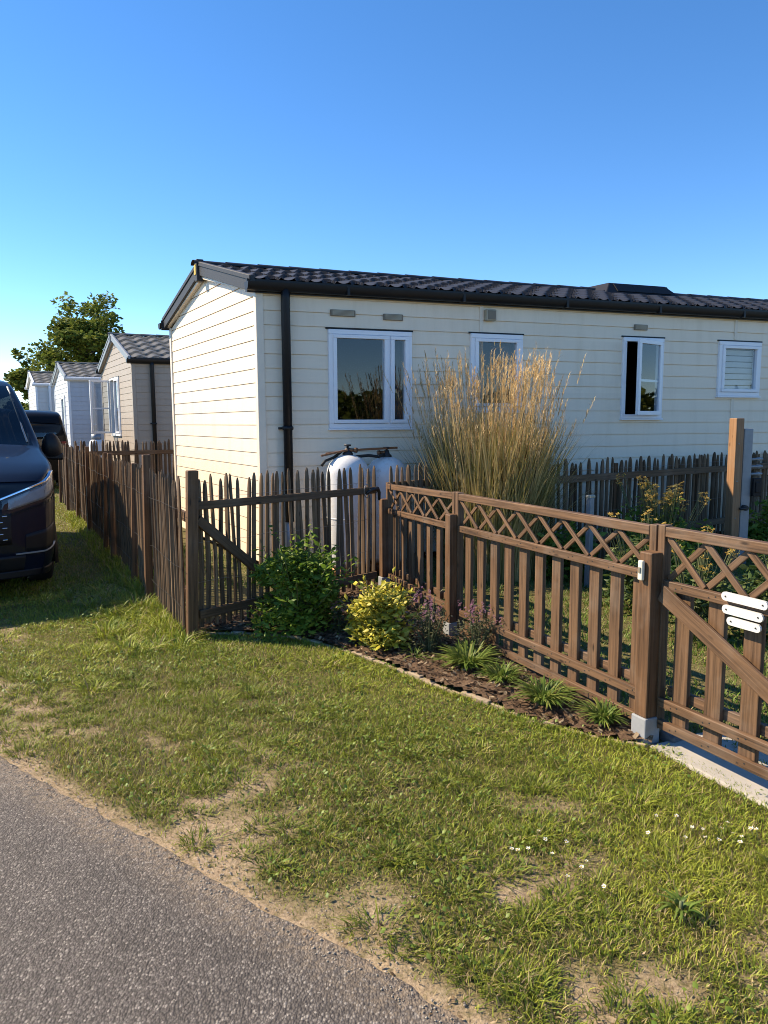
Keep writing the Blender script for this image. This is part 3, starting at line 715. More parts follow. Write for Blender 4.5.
# lattice fence: two panels, posts on the lane side
LA=V((.05,6.87)); LB=V((.535,5.27)); LC=V((1.342,3.535)); 
lat=thing('lattice_fence','reddish brown slatted fence with crossed lattice top between bed and lawn','fence',(LC.x,LC.y,0))
def lattice_panel(parent,O,p,q,nx,boards,top=1.095,mid=.845,low=.235,bot=.105,bw=.078,crossw=.026,brace=False,zb0=.10,dz0=0.0):
    """p,q plan ends relative to O"""
    p=V((p.x-O.x,p.y-O.y)); q=V((q.x-O.x,q.y-O.y)); d=(q-p); L=d.length; d.normalize()
    n=V((d.y,-d.x,0)); n=n if n.x<0 else -n       # towards the lane
    P=lambda x,z,o=0: V((p.x+d.x*x,p.y+d.y*x,z+dz0*(1-x/L)))+n*o
    def bar(nm,a,b,w,t,mat='wood'):
        mb=MB(); mb.bar(a,b,w,t,n); return mb.build(nm,M[mat],parent,bevel=.004)
    bar('top_rail',P(.046,top-.025,.012),P(L-.046,top-.025,.012),.048,.042)
    bar('middle_rail',P(.046,mid,.022),P(L-.046,mid,.022),.046,.030)
    bar('lower_rail',P(.046,low,.022),P(L-.046,low,.022),.045,.030)
    bar('foot_rail',P(.046,bot,.022),P(L-.046,bot,.022),.044,.030)
    bar('back_rail',P(.046,low+.045,-.036),P(L-.046,low+.045,-.036),.050,.028)
    for x in (.022,L-.022): bar('stile',P(x,bot-.03,.008),P(x,top+.006,.008),.044,.048)
    za,zb=mid+.022,top-.048
    for i in range(nx):
        x0=.05+(L-.10)*i/nx; x1=.05+(L-.10)*(i+1)/nx
        bar('lattice_slat',P(x0,zb,.014),P(x1,za,.014),crossw,.013); bar('lattice_slat',P(x0,za,-.001),P(x1,zb,-.001),crossw,.013)
    for i in range(boards):
        x=.05+(L-.10)*(i+.5)/boards
        bar('board',P(x,zb0,-.0085),P(x,mid-.02,-.0085),bw,.026)
    q=MB()
    for i in range(boards):
        x=.05+(L-.10)*(i+.5)/boards
        for zz in (mid,low,bot):
            for dx in (-.018,.018): q.tube([P(x+dx,zz+dx*.3,.034),P(x+dx,zz+dx*.3,.0385)],.0038,7)
    q.build('screws',M['darkmetal'],parent)
    if brace: bar('brace',P(.05,mid-.035,.046),P(L-.30,low+.01,.046),.085,.017)
    return P,n,L
PA,nA,LnA=lattice_panel(lat,LC,LA,LB-(LB-LA).normalized()*.004,5,7,dz0=-.065)
PB,nB,LnB=lattice_panel(lat,LC,LB+(LC-LB).normalized()*.004,LC-(LC-LB).normalized()*.004,8,11)
nl=V((-.90,-.43,0))
for (pt,w,h,lean) in ((LA,.072,.89,0),(LB,.072,.945,0),(LC,.080,.975,0)):
    c=V((pt.x-LC.x,pt.y-LC.y,0))+nl*(.020+w/2)
    mb=MB(); post(mb,c.x,c.y,w,h,math.atan2(-.90,.43),z0=.155,lean=(lean,0)); po=mb.build('post',M['wood_post'],lat,bevel=.007)
    mb=MB(); post(mb,c.x,c.y,w+.016,.157,math.atan2(-.90,.43),z0=-.1); mb.build('post_base',M['concrete_grey'],po,bevel=.006)
    s=V((pt.x-LC.x,pt.y-LC.y,0))
mb=MB(); c=nl*(.058+.098+.011)+V((.010,-.02,0)); 
c=V((0,0,0))+nl*(.020+.080)+V((-.006,0,0))
e=V((.43,-.90,0))
mb.box(lambda a,b,z: c+e*a+nl*b+V((0,0,z)),-.022,.008,.0,.020,.838,.935); be=mb.build('door_bell',M['bell'],lat,bevel=.006)
mb=MB(); mb.box(lambda a,b,z: c+e*a+nl*b+V((0,0,z)),-.014,.0,.020,.025,.875,.903); mb.build('push_button',M['vent'],be,bevel=.002)

# gate continuing the lattice fence to the right
GA=V((1.3446,3.5296)); GB=V((1.3446+.43*1.42,3.5296-.90*1.42))
lg=thing('lattice_gate','lattice topped garden gate with a long diagonal brace and three white plates','gate',(GA.x,GA.y,0))
PG,nG,LG=lattice_panel(lg,GA,GA,GB,6,7,top=1.10,mid=.82,low=.238,bot=.128,bw=.088,crossw=.032,zb0=.13,brace=True)
mb=MB(); mb.bar(PG(.03,.88,.06),PG(.35,.88,.06),.03,.006,nG); 
# small stone beside the post base
mb=MB(); 
st=bpy.data.objects
mb.hexa([V(p) for p in ((-.07,-.05,-.02),(.07,-.045,-.02),(.075,.05,-.02),(-.06,.06,-.02),(-.06,-.045,.06),(.062,-.04,.055),(.065,.045,.062),(-.055,.05,.065))])
o=mb.build('stone_block',M['stone'],bevel=.012,loc=(1.44,3.52,.0)); o.rotation_euler=(0,0,.5); tag(o,'small dark stone block lying beside the metal post base','stone block')
# three white plates on the gate
def plate(name,label,xc,zc,L,h):
    O=V((GA.x,GA.y,0)); r=thing(name,label,'sign',O+PG(xc,zc,.0375+.0095))
    d=V((.43,-.90,0)).normalized(); N=nG; mb=MB(); R=h/2
    out=[]
    for sx in (-1,1):
        for t in np.linspace(-PI/2,PI/2,8):
            out.append(d*(sx*(L/2-R*.9+R*.9*math.cos(t)))+V((0,0,sx*R*math.sin(t))))
    fr=[p+N*.010 for p in out]; bk=[p for p in out]
    mb.face(fr); mb.face(bk[::-1])
    for i in range(len(out)):
        j=(i+1)%len(out); mb.face([bk[i],bk[j],fr[j],fr[i]])
    mb.build('plate',M['sign'],r,bevel=.002)
    for sx in (-1,1):
        mb=MB(); c=d*(sx*(L/2-.022)); mb.tube([c+N*.008,c+N*.0125],.0036,10); mb.build('screw',M['darkmetal'],r)
    return r

plate('name_plate','longest white enamel plate, topmost of three on the lattice gate',0.508,.845,.225,.038)
plate('name_plate','white enamel plate in the middle of the three on the lattice gate',0.502,.789,.20,.038)
plate('name_plate','shortest white enamel plate, lowest of three on the lattice gate',0.511,.742,.165,.036)

# ---------------------------------------------------------------- gas cylinders, tall posts, small things
def cylinder(label,x,y,h,rz):
    r=thing('gas_cylinder',label,'gas cylinder',(x,y,gh(x,y)+.02),rz,group='gas cylinders by the wall')
    R=.215; hb=h-.10
    mb=MB(); mb.lathe([(0,.06),(.12,.06),(R-.01,.10),(R,.14),(R,hb-.20),(R-.006,hb-.15),(R-.03,hb-.09),(R-.075,hb-.04),(.07,hb-.008),(0,hb)],n=36); mb.build('body',M['tank'],r)
    mb=MB(); mb.lathe([(R-.03,.0),(R-.012,0),(R-.008,.12),(R-.03,.12)],n=32); mb.build('foot_ring',M['brass'],r)
    mb=MB(); mb.lathe([(R+.001,.60),(R+.004,.603),(R+.004,.612),(R+.001,.615)],n=36); mb.build('weld_band',M['tank'],r)
    mb=MB(); mb.lathe([(0,hb-.02),(.055,hb-.02),(.052,hb+.012),(.032,hb+.03),(.024,hb+.065),(0,hb+.068)],n=20)
    va=mb.build('valve',M['darkmetal'],r)
    mb=MB(); mb.lathe([(0,hb+.066),(.012,hb+.066),(.012,hb+.080),(.034,hb+.082),(.036,hb+.098),(0,hb+.10)],n=14); mb.build('hand_wheel',M['darkmetal'],va)
    mb=MB(); mb.tube([(0,0,hb+.045),(-.07,.0,hb+.042)],.018,10); mb.tube([(-.07,0,hb+.042),(-.10,0,hb+.04)],.026,6); mb.build('outlet_nut',M['brass'],va)
    return r,hb
c1,hb1=cylinder('white gas cylinder with rusty foot, the one lit at its left edge',-.36,7.42,1.34,2.9)
c2,hb2=cylinder('white gas cylinder standing behind the other, nearer the tall reed clump',.03,7.66,1.31,.3)
mb=MB(); mb.bar((-.36-.02,7.42,1.32),(.14,7.70,1.335),.028,.022,(0,0,1)); mb.bar((-.62,7.34,1.27),(-.36,7.40,1.325),.05,.018,(0,0,1)); mb.bar((-.58,7.40,1.29),(-.36,7.43,1.32),.026,.016,(0,0,1))
o=mb.build('copper_bar',M['brass'],bevel=.004); tag(o,'rusty flat bar lying across the valves of the two gas cylinders','bar')
mb=MB(); mb.tube([(-.46,7.42,1.26),(-.50,7.43,1.24),(-.47,7.5,1.22),(-.3,7.55,1.25),(-.15,7.52,1.265),(-.05,7.52,1.25),(-.02,7.56,1.26),(.0,7.6,1.27)],.016,8)
o=mb.build('gas_hose',M['rubber']); tag(o,'black rubber gas hose looping between the two gas cylinders','hose')
mb=MB(); mb.tube([(-.62,7.35,1.17),(-.58,7.36,1.22),(-.50,7.38,1.25),(-.42,7.40,1.31)],.014,8)
o=mb.build('gas_hose',M['rubber']); tag(o,'short black hose hanging off the left gas cylinder valve','hose')

tp=thing('timber_post','tall square light brown timber post beside the grey steel post','post',(3.77,7.95,0))
mb=MB(); post(mb,0,0,.105,1.62,.35); mb.build('shaft',M['wood_light'],tp,bevel=.006)
mb=MB(); mb.lathe([(0,.10),(.018,.10),(.018,.108),(0,.11)],n=10); 
for z in (.55,.95,1.35): 
    q=MB(); c=V((-.01,-.055,z)); q.tube([c+V((.02,.005,0)),c+V((.017,-.006,0))],.008,8); q.build('bolt',M['bolt'],tp)
sp=thing('steel_post','grey square steel post with latch fittings beside the tall timber post','post',(3.905,8.03,0))
mb=MB(); post(mb,0,0,.115,1.51,.25); mb.build('shaft',M['steel'],sp,bevel=.01)
mb=MB(); mb.box(lambda a,b,z:V((a,b,z)),.08,.17,-.08,-.02,.78,.98); mb.box(lambda a,b,z:V((a,b,z)),.10,.15,-.095,-.08,.82,.94); mb.build('lock_case',M['black'],sp,bevel=.008)
mb=MB(); mb.tube([(-.01,-.06,.66),(-.01,-.13,.66)],.03,10); mb.tube([(-.01,-.13,.66),(-.08,-.13,.65)],.014,8); mb.build('knob',M['darkmetal'],sp)
for z in (1.02,1.10,1.18):
    mb=MB(); mb.tube([(.06,-.03,z),(.20,-.0,z)],.014,8); mb.tube([(.16,-.0,z-.02),(.16,-.0,z+.02)],.024,8); mb.build('hinge_pin',M['steel'],sp)
sx=thing('entrance_step','low pale concrete step with dark mat beyond the lattice gate','step',(4.35,7.6,0))
mb=MB(); mb.box(lambda a,b,z:V((a,b,z)),-.3,1.2,-.25,.35,-.05,.14); mb.build('slab',M['concrete'],sx,bevel=.015)
mb=MB(); mb.box(lambda a,b,z:V((a,b,z)),-.2,1.1,-.15,.28,.142,.16); mb.build('mat',M['rubber'],sx,bevel=.005)
stk=thing('garden_stake','weathered square stake with pale top in front of the dark paling fence','stake',(1.95,6.95,0))
mb=MB(); post(mb,0,0,.055,.88,.6); mb.build('shaft',M['steel'],stk,bevel=.006)
mb=MB(); post(mb,0,0,.066,.905,.6,z0=.88); mb.build('cap',M['beigebox'],stk,bevel=.006)
# gas bottle top by the tan home
r=thing('gas_cylinder','small pale blue gas bottle showing above the pales by the tan home','gas cylinder',(-5.93,15.35,.0))
mb=MB(); mb.lathe([(0,.4),(.14,.42),(.15,.5),(.15,1.16),(.13,1.24),(.08,1.28),(0,1.29)],n=20); mb.build('body',M['tank'],r)
mb=MB(); mb.lathe([(.09,1.26),(.095,1.26),(.095,1.38),(.09,1.38)],n=16); mb.lathe([(0,.0),(.15,0),(.15,.4),(0,.4)],n=16); mb.build('collar',M['steel'],r)
# ---------------------------------------------------------------- vehicles
def lerp(tab,x):
    xs=[a for a,b in tab]; ys=[b for a,b in tab]; return float(np.interp(x,xs,ys))
def vehicle(name,label,cat,loc,rz,paint,W=2.0,L=5.0,top=None,wide=None,glass_y=(1.0,1.9),belt=1.33,r=.09,grille=True,rearview=False,wheel_r=.345,axles=(.95,3.95)):
    root=thing(name,label,cat,loc,rz)
    top=top; wide=wide
    def plan(y):
        return lerp([(0,.86),(.06,.905),(.14,.94),(.28,.972),(.5,1.0),(L-.5,1.0),(L-.2,.975),(L-.06,.94),(L,.90)],y)
    def ws(z): return lerp(wide,z)*W/2
    def plv(y,x,w):
        k=max(0,1-y/.8); kr=max(0,1-(L-y)/.5)
        return y-.11*k*k*(1-min(1,abs(x)/w)**2)+.08*kr*kr*(1-min(1,abs(x)/w)**2)
    ys=sorted(set([0,.03,.08,.14,.2,.28,.38,.5,.62,.75,.88]+[glass_y[0]+(glass_y[1]-glass_y[0])*k/8 for k in range(9)]+list(np.arange(glass_y[1]+.12,L-.3,.16))+[L-.28,L-.2,L-.12,L-.06,L-.02,L]))
    z0=.24; NS=22
    def contour(y):
        zt=lerp(top,y); pts=[]
        zs=list(np.linspace(z0,zt-r,NS))
        for z in zs: pts.append((ws(z)*plan(y),z))
        xe=ws(zt-r)*plan(y)
        for a in (.25,.5,.75,1.0):
            t=a*PI/2; pts.append((xe-r*.95*(1-math.cos(t)),zt-r+r*math.sin(t)))
        x1=pts[-1][0]
        for k in range(1,8):
            x=x1*(1-k/7); pts.append((x,zt+.035*(1-(x/x1)**2)*min(1,.4+y)))
        return pts
    cons=[contour(y) for y in ys]
    body=MB(); wsd=MB(); sidew=MB(); trimb=MB()
    for sg in (1,-1):
        G=[[V((sg*x,plv(y,x,ws(.9)*plan(y)),z)) for x,z in c] for y,c in zip(ys,cons)]
        for i in range(len(ys)-1):
            for j in range(len(G[0])-1):
                ym=(ys[i]+ys[i+1])/2; c=cons[i][j]; c2=cons[i+1][j+1]; zm=(cons[i][j][1]+cons[i+1][j+1][1])/2; xm=(c[0]+c2[0])/2
                q=[G[i][j],G[i][j+1],G[i+1][j+1],G[i+1][j]]
                if sg>0: q=q[::-1]
                zt=lerp(top,ym)
                if j<NS-1:
                    if any((ym-a)**2+(zm-wheel_r+.0)**2<(wheel_r+.055)**2 for a in axles): continue
                    if belt<zm<zt-.19 and ym>glass_y[0]+.22 and ym<L-.45 and not (abs(ym-(glass_y[1]+.75))<.06):
                        sidew.face(q,smooth=True); continue
                    body.face(q,smooth=True)
                else:
                    if glass_y[0]<ym<glass_y[1] and xm<.865*cons[i][NS-1][0]: wsd.face(q,smooth=True)
                    else: body.face(q,smooth=True)
    # caps front and rear
    def bump(z,zt): return max(0,math.sin(min(1,max(0,(z-.30)/(zt-.36)))*PI))**.7
    def capgrid(y,sgn,kd):
        c=contour(y); zt=lerp(top,y); G=[]
        for sg in (1,-1):
            rows=[]
            for x,z in c:
                rows.append([V((sg*x*(1-k/9),y+sgn*(kd+.07*bump(z,zt))*(1-(1-k/9)**2),z)) for k in range(10)])
            G.append(rows)
        return G
    gl=MB()
    for G in capgrid(0,-1,.11): body.grid(G)
    zt=lerp(top,L)
    for G in capgrid(L,1,.08):
        for i in range(len(G)-1):
            for j in range(len(G[0])-1):
                zm=(G[i][j].z+G[i+1][j].z)/2; q=[G[i][j],G[i+1][j],G[i+1][j+1],G[i][j+1]]
                (gl if (zm>belt-.12 and zm<zt-.20 and abs(G[i][j].x)<.80*ws(zm) and zt>belt+.3) else body).face(q,smooth=True)
    bo=body.build('body',paint,root); wm=bo.modifiers.new('weld','WELD'); wm.merge_threshold=.0008
    for m_,nm in ((wsd,'windshield'),(sidew,'side_window'),(gl,'rear_window')):
        if m_.f: 
            o=m_.build(nm,M['carglass'],root); w=o.modifiers.new('weld','WELD'); w.merge_threshold=.0008
    # dark cabin so that the glass does not show the sky through the shell
    mb=MB(); mb.box(lambda a,b,z:V((a,b,z)),-W*.40,W*.40,.9,L-.35,.30,belt-.12); mb.build('cabin_floor',M['rubber'],root)
    for x in (-.42,.42):
        mb=MB(); mb.box(lambda a,b,z:V((a,b,z)),x-.24,x+.24,glass_y[1]+.25,glass_y[1]+.45,.9,belt+.30); mb.box(lambda a,b,z:V((a,b,z)),x-.12,x+.12,glass_y[1]+.28,glass_y[1]+.40,belt+.32,belt+.52); mb.build('seat',M['rubber'],root,bevel=.05)
    # front surface points
    ztf=lerp(top,0)
    def S(s,z,off=0.0):
        def p(s):
            if s<=1:
                w=ws(z)*plan(0); return V((s*w,-(.11+.07*bump(z,ztf))*(1-s*s),z))
            yy=(s-1)*.5; return V((ws(z)*plan(yy),yy,z))
        a=p(s); t=(p(s+.02)-p(max(0,s-.02))); n=V((-t.y*-1,-t.x,0)); n=V((t.y,-t.x,0)).normalized()
        if n.y>0 and s<=1: n=-n
        if s>1 and n.x<0: n=-n
        return a+n*off
    def patch(nm,s0,s1,zl,zh,off,mat,parent,n=16,m=5,sides=(1,-1)):
        for sg in sides:
            mb=MB(); G=[]
            for i in range(n+1):
                s=s0+(s1-s0)*i/n; a,b=zl(s),zh(s)
                row=[S(s,a,-.01)]+[S(s,a+(b-a)*j/m,off) for j in range(m+1)]+[S(s,b,-.01)]
                G.append([V((sg*q.x,q.y,q.z)) for q in row])
            mb.grid(G)
            o=mb.build(nm,mat,parent); yield o
    K=ztf-1.08
    if grille:
        zl=lambda s:.80+K+.24*max(0,s-.62); zh=lambda s:.93+K+.23*max(0,min(1,(s-.50)/.75))
        for o in patch('headlight',.58,1.42,lambda s:zl(s)-.02,lambda s:zh(s),.012,M['lens'],root):
            sg=1 if o.data.vertices[2].co.x>0 else -1
            list(patch('reflector',.64,1.34,lambda s:zl(s)+.03,lambda s:zh(s)-.045,.004,M['steel'],o,sides=(sg,)))
            list(patch('daylight_strip',.52,1.40,lambda s:zh(s)-.022,lambda s:zh(s)-.004,.016,M['chrome'],o,sides=(sg,)))
        list(patch('chrome_strip',0,.54,lambda s:.872+K,lambda s:.890+K,.012,M['chrome'],root))
        g=list(patch('grille',0,.66,lambda s:.54+K*.5,lambda s:.84+K+.06*min(1,max(0,(.6-s)/.2)),.006,M['black'],root))
        for gi,o in enumerate(g):
            sg=1 if gi==0 else -1
            for row in range(5):
                for c in range(8):
                    a=.03+c*.078+(.039 if row%2 else 0); z=.58+row*.052+K*.6
                    if a+.05<.64: list(patch('grille_bar',a,a+.045,lambda s:z,lambda s:z+.010,.014,M['chrome'],o,n=3,m=1,sides=(sg,)))
        list(patch('lower_intake',0,.80,lambda s:.30,lambda s:.44,.008,M['black'],root))
        list(patch('corner_vent',.80,1.25,lambda s:.46+.05*abs(s-1),lambda s:.62+.16*(s-.8),.007,M['black'],root))
        list(patch('bumper_trim',.70,1.45,lambda s:.445+.10*max(0,s-1),lambda s:.458+.10*max(0,s-1),.014,M['steel'],root))
        list(patch('bumper_skirt',0,1.5,lambda s:.235,lambda s:.30,.012,M['black'],root))
    # wheels
    for a in axles:
        for sg in (1,-1):
            mb=MB(); prof=[(wheel_r-.10,-.11),(wheel_r-.03,-.115),(wheel_r-.005,-.09),(wheel_r,-.05),(wheel_r,.05),(wheel_r-.005,.09),(wheel_r-.03,.115),(wheel_r-.10,.11)]
            c=V((sg*(W/2-.14),a,wheel_r)); n=30
            G=[[c+V((t,rr*math.cos(2*PI*k/n),rr*math.sin(2*PI*k/n))) for k in range(n)] for rr,t in prof]; mb.grid(G,close=True); ty=mb.build('wheel',M['rubber'],root)
            mb=MB(); G=[[c+V((sg*t,rr*math.cos(2*PI*k/n),rr*math.sin(2*PI*k/n))) for k in range(n)] for rr,t in [(wheel_r-.10,.10),(wheel_r-.125,.07),(.09,.075),(.03,.09),(.001,.09)]]; mb.grid(G,close=True)
            for k in range(10):
                t=2*PI*k/10; d=V((0,math.cos(t),math.sin(t))); mb.bar(c+V((sg*.085,0,0))+d*.05,c+V((sg*.095,0,0))+d*(wheel_r-.10),.035,.02,(1,0,0))
            mb.build('rim',M['steel'],ty)
            mb=MB(); G=[[V((sg*x,a+(wheel_r+dr)*math.cos(t),wheel_r+(wheel_r+dr)*math.sin(t))) for t in np.linspace(-.25,PI+.25,22)] for x,dr in ((W/2-.30,.05),(W/2-.02,.05),(W/2+.004,.06),(W/2+.004,.085),(W/2-.03,.10))]; mb.grid(G); mb.build('wheel_arch',M['black'],root)
    for sg in (1,-1):
        y=glass_y[0]+.42; xb=ws(belt)*.985
        mb=MB(); G=[]
        for i,t in enumerate(np.linspace(0,1,9)):
            z=belt-.10+.27*t; w=.115*(1-.25*t)*(math.sin(PI*min(1,max(.06,t*.9+.08))))**.35; dpt=.075*(math.sin(PI*min(1,max(.05,t*.88+.07))))**.5
            cx=xb+.165-.015*t
            G.append([V((sg*(cx+w*math.copysign(abs(math.cos(a))**.7,math.cos(a))),y+dpt*math.copysign(abs(math.sin(a))**.8,math.sin(a)),z)) for a in np.linspace(0,2*PI,18)[:-1]])
        mb.grid(G,close=True); mb.face(G[0]); mb.face(G[-1][::-1])
        mi=mb.build('mirror',M['black'],root)
        mb=MB(); mb.bar(V((sg*(xb-.10),y+.02,belt-.06)),V((sg*(xb+.27),y,belt-.085)),.10,.075,(0,0,1)); mb.build('mirror_arm',M['black'],mi,bevel=.02)
        mb=MB(); mb.tube([V((sg*(ws(1.5)*plan(glass_y[0])*.90),glass_y[0]+.05,lerp(top,glass_y[0]+.05)+.006)),V((sg*ws(lerp(top,glass_y[1])-r)*.905,glass_y[1]-.02,lerp(top,glass_y[1]-.02)+.004))],.010,6); mb.build('pillar_trim',M['steel'],root)
        mb=MB(); mb.box(lambda a,b,z:V((sg*a,b,z)),W*.36,W*.44,L-.03,L+.035,belt-.35,belt-.02); mb.build('tail_light',M['tail'],root,bevel=.01)
    return root
VA=math.atan2(.515,.857)
VANTOP=[(0,1.09),(.10,1.15),(.3,1.22),(.7,1.31),(1.0,1.38),(1.1,1.44),(1.5,1.76),(1.85,1.99),(2.05,2.07),(2.5,2.11),(4.4,2.11),(4.75,2.06),(4.92,1.92),(5.0,1.72)]
WIDE=[(.24,.92),(.40,.965),(.6,.985),(.9,1.0),(1.15,.992),(1.35,.965),(1.7,.89),(2.0,.815),(2.15,.78)]
vx,vy=-2.96-1.0*.857,6.75-1.0*.515
van=vehicle('parked_van','dark blue people carrier parked nose forward on the grass by the fence','van',(vx,vy,.0),VA,M['carblue'],W=2.02,L=5.0,top=VANTOP,wide=WIDE,axles=(.95,4.0))
SUVTOP=[(0,.98),(.2,1.06),(.9,1.16),(1.3,1.22),(1.4,1.28),(1.8,1.62),(2.15,1.84),(2.5,1.90),(4.2,1.90),(4.5,1.86),(4.66,1.78),(4.75,1.60)]
WIDE2=[(.24,.93),(.5,.98),(.9,1.0),(1.15,.985),(1.3,.96),(1.6,.88),(1.9,.80)]
sx_,sy_=-7.62,18.1
suv=vehicle('parked_car','black off road car parked behind the blue van with its rear to the lawn','car',(sx_-.95*.857-4.75*.515,sy_-.95*.515+4.75*.857,.0),VA+PI,M['carblack'],W=1.92,L=4.75,top=SUVTOP,wide=WIDE2,glass_y=(1.35,2.1),belt=1.2,axles=(.9,3.8))
far=vehicle('parked_car','grey van in the far distance beyond the black car','van',(-13.75,26.3,.0),VA,M['cargrey'],W=2.0,L=5.0,top=[(a,b*1.03) for a,b in VANTOP],wide=WIDE,axles=(.95,4.0))
# ---------------------------------------------------------------- plants
def blades(base,yaw,h,bend,w,segs=(0,.38,.72,1.0),twist=None,droop=0.3):
    """numpy blades: base (n,3); returns verts, counts, loops; last point is the tip"""
    n=len(base); dx,dy=np.cos(yaw),np.sin(yaw); wy=yaw+PI/2+(twist if twist is not None else 0); wx,wyy=np.cos(wy),np.sin(wy)
    V_=[]
    for i,t in enumerate(segs):
        out=bend*h*t**1.8; up=h*(t-droop*bend*t**2.2)
        c=np.stack([base[:,0]+dx*out,base[:,1]+dy*out,base[:,2]+up],-1)
        if i<len(segs)-1:
            ww=w*(1-.55*t**1.5)/2
            V_.append(c-np.stack([wx*ww,wyy*ww,0*ww],-1)); V_.append(c+np.stack([wx*ww,wyy*ww,0*ww],-1))
        else: V_.append(c)
    k=len(V_); vs=np.stack(V_,1).reshape(-1,3)
    fl=[];ct=[]
    m=len(segs)-1
    for i in range(m-1): fl+= [2*i,2*i+1,2*i+3,2*i+2]; ct.append(4)
    fl+=[2*(m-1),2*(m-1)+1,2*m]; ct.append(3)
    lo=(np.arange(n)[:,None]*k+np.array(fl)[None,:]).ravel(); cc=np.tile(ct,n)
    return vs,cc,lo,k
def leafcloud(pts,size,nrm_up=.5,aspect=.45,fold=.25,rg=rng):
    """one folded leaf (two quads as a diamond) at each point"""
    n=len(pts); a=rg.uniform(0,2*PI,n); el=rg.uniform(-.5,.9,n); d=np.stack([np.cos(a)*np.cos(el),np.sin(a)*np.cos(el),np.sin(el)],-1)
    r=rg.normal(size=(n,3)); r[:,2]+=nrm_up*3; s=np.cross(d,r); s/=np.linalg.norm(s,axis=1)[:,None]+1e-9; u=np.cross(s,d)
    L=(size*rg.uniform(.4,1.4,n))[:,None]; W=L*aspect
    b=pts; t=pts+d*L-u*L*.12; m1=pts+d*L*.5+s*W*.5-u*L*fold*.3+u*.0; m2=pts+d*L*.5-s*W*.5-u*L*fold*.3; c=pts+d*L*.52+u*L*.06
    vs=np.stack([b,m1,c,m2,t],1).reshape(-1,3)
    lo=(np.arange(n)[:,None]*5+np.array([0,1,2, 1,4,2, 0,2,3, 2,4,3])[None,:]).ravel()
    return vs,np.full(n*4,3),lo
def merge(parts):
    vs=[];cc=[];lo=[];o=0
    for v,c,l in parts: vs.append(v);cc.append(c);lo.append(l+o);o+=len(v)
    return np.concatenate(vs),np.concatenate(cc),np.concatenate(lo)

def shrub(name,label,x,y,rx,h,mat,n,leaf,stems=14,lobes=9,seed=1,aspect=.45,shoots=0,group=None):
    r=np.random.default_rng(seed); g=gh(x,y)+.02
    root=thing(name,label,'shrub',(x,y,g),group=group)
    P=[];tips=[]
    for k in range(lobes):
        a=2*PI*k/lobes+r.uniform(-.3,.3); q=rx*r.uniform(.25,.62); z=h*r.uniform(.20,.78)
        c=np.array([q*math.cos(a),q*math.sin(a),z]); rad=rx*r.uniform(.24,.50); tips.append(c)
        m=n//lobes; d=r.normal(size=(m,3)); d/=np.linalg.norm(d,axis=1)[:,None]; rr=rad*r.uniform(.25,1.05,m)**.6
        P.append(c+d*rr[:,None]*np.array([1,1,.95]))
    for k in range(lobes):
        a=2*PI*k/lobes+r.uniform(-.3,.3); c=np.array([rx*.55*math.cos(a),rx*.55*math.sin(a),h*r.uniform(.10,.22)]); m=n//(lobes*2); d=r.normal(size=(m,3)); d/=np.linalg.norm(d,axis=1)[:,None]
        P.append(c+d*(rx*.36*r.uniform(.2,1.05,m)**.5)[:,None])
    for k in range(shoots):
        a=r.uniform(0,2*PI); q=rx*r.uniform(.1,1.12); top=h*r.uniform(.85,1.28)*(1-.35*(q/rx)**2); m=26
        t=np.linspace(.35,1,m)[:,None]; tip=np.array([q*math.cos(a),q*math.sin(a),top]); tips.append(tip)
        P.append(t*tip*np.array([1,1,1])+r.normal(size=(m,3))*.018)
    P=np.concatenate(P); P=P[P[:,2]>.01]
    npmesh('foliage',*leafcloud(P,leaf,aspect=aspect,rg=r),mat,parent=root)
    mb=MB()
    for t in (tips*3)[:max(stems,shoots)]:
        e=V(t)+V(r.normal(size=3)*.03); mb.tube([(e.x*.08,e.y*.08,-.03),(e.x*.45,e.y*.45,e.z*.45),e],[.007,.005,.002],5,cap=False)
    mb.build('stem',M['stem'],root)
    return root
GREEN=shrub('green_shrub','round dark green leafy shrub growing in front of the paling gate',-.66,5.50,.42,.68,M['leaf_dark'],3400,.056,seed=3,shoots=34)
YEL=shrub('golden_shrub','golden yellow leaved shrub at the left end of the lattice fence',-.02,5.06,.27,.42,M['leaf_yellow'],1600,.060,seed=4,shoots=26,aspect=.42)
def flowers(root,pts,size,mat,name='flower',pet=5):
    mb=MB()
    for p in pts:
        p=V(p); up=V((random.uniform(-.6,.3),random.uniform(-.7,.3),.8)).normalized(); a=up.orthogonal().normalized(); b=up.cross(a); s=size*random.uniform(.7,1.2)
        for k in range(pet):
            t=2*PI*k/pet; d=a*math.cos(t)+b*math.sin(t); e=up.cross(d); mb.face([p,p+d*s*.6+e*s*.3+up*s*.1,p+d*s+up*s*.12,p+d*s*.6-e*s*.3+up*s*.1])
    return mb.build(name,mat,root)
def heath(label,x,y,rx,h,seed):
    r=shrub('heather_plant',label,x,y,rx,h,M['leaf_heath'],650,.026,stems=8,seed=seed,shoots=22,aspect=.3)
    rr=random.Random(seed); pts=[]
    for k in range(15):
        a=rr.uniform(0,2*PI); q=rx*rr.uniform(.1,1); z=h*rr.uniform(.6,1.12)
        for j in range(7): pts.append((q*math.cos(a)+rr.uniform(-.012,.012),q*math.sin(a)+rr.uniform(-.012,.012),z+j*.011))
    flowers(r,pts,.011,M['flower_purple'],'blossom',4); return r
heath('mauve flowering plant between the golden shrub and the lattice fence post',.30,4.86,.15,.36,12)
heath('mauve flowering plant in front of the lattice boards right of the post',.60,4.78,.17,.30,13)
pk=shrub('pink_plant','small plant with dull pink heads between the green and golden shrubs',-.33,5.33,.08,.22,M['leaf_heath'],160,.035,stems=6,seed=15)
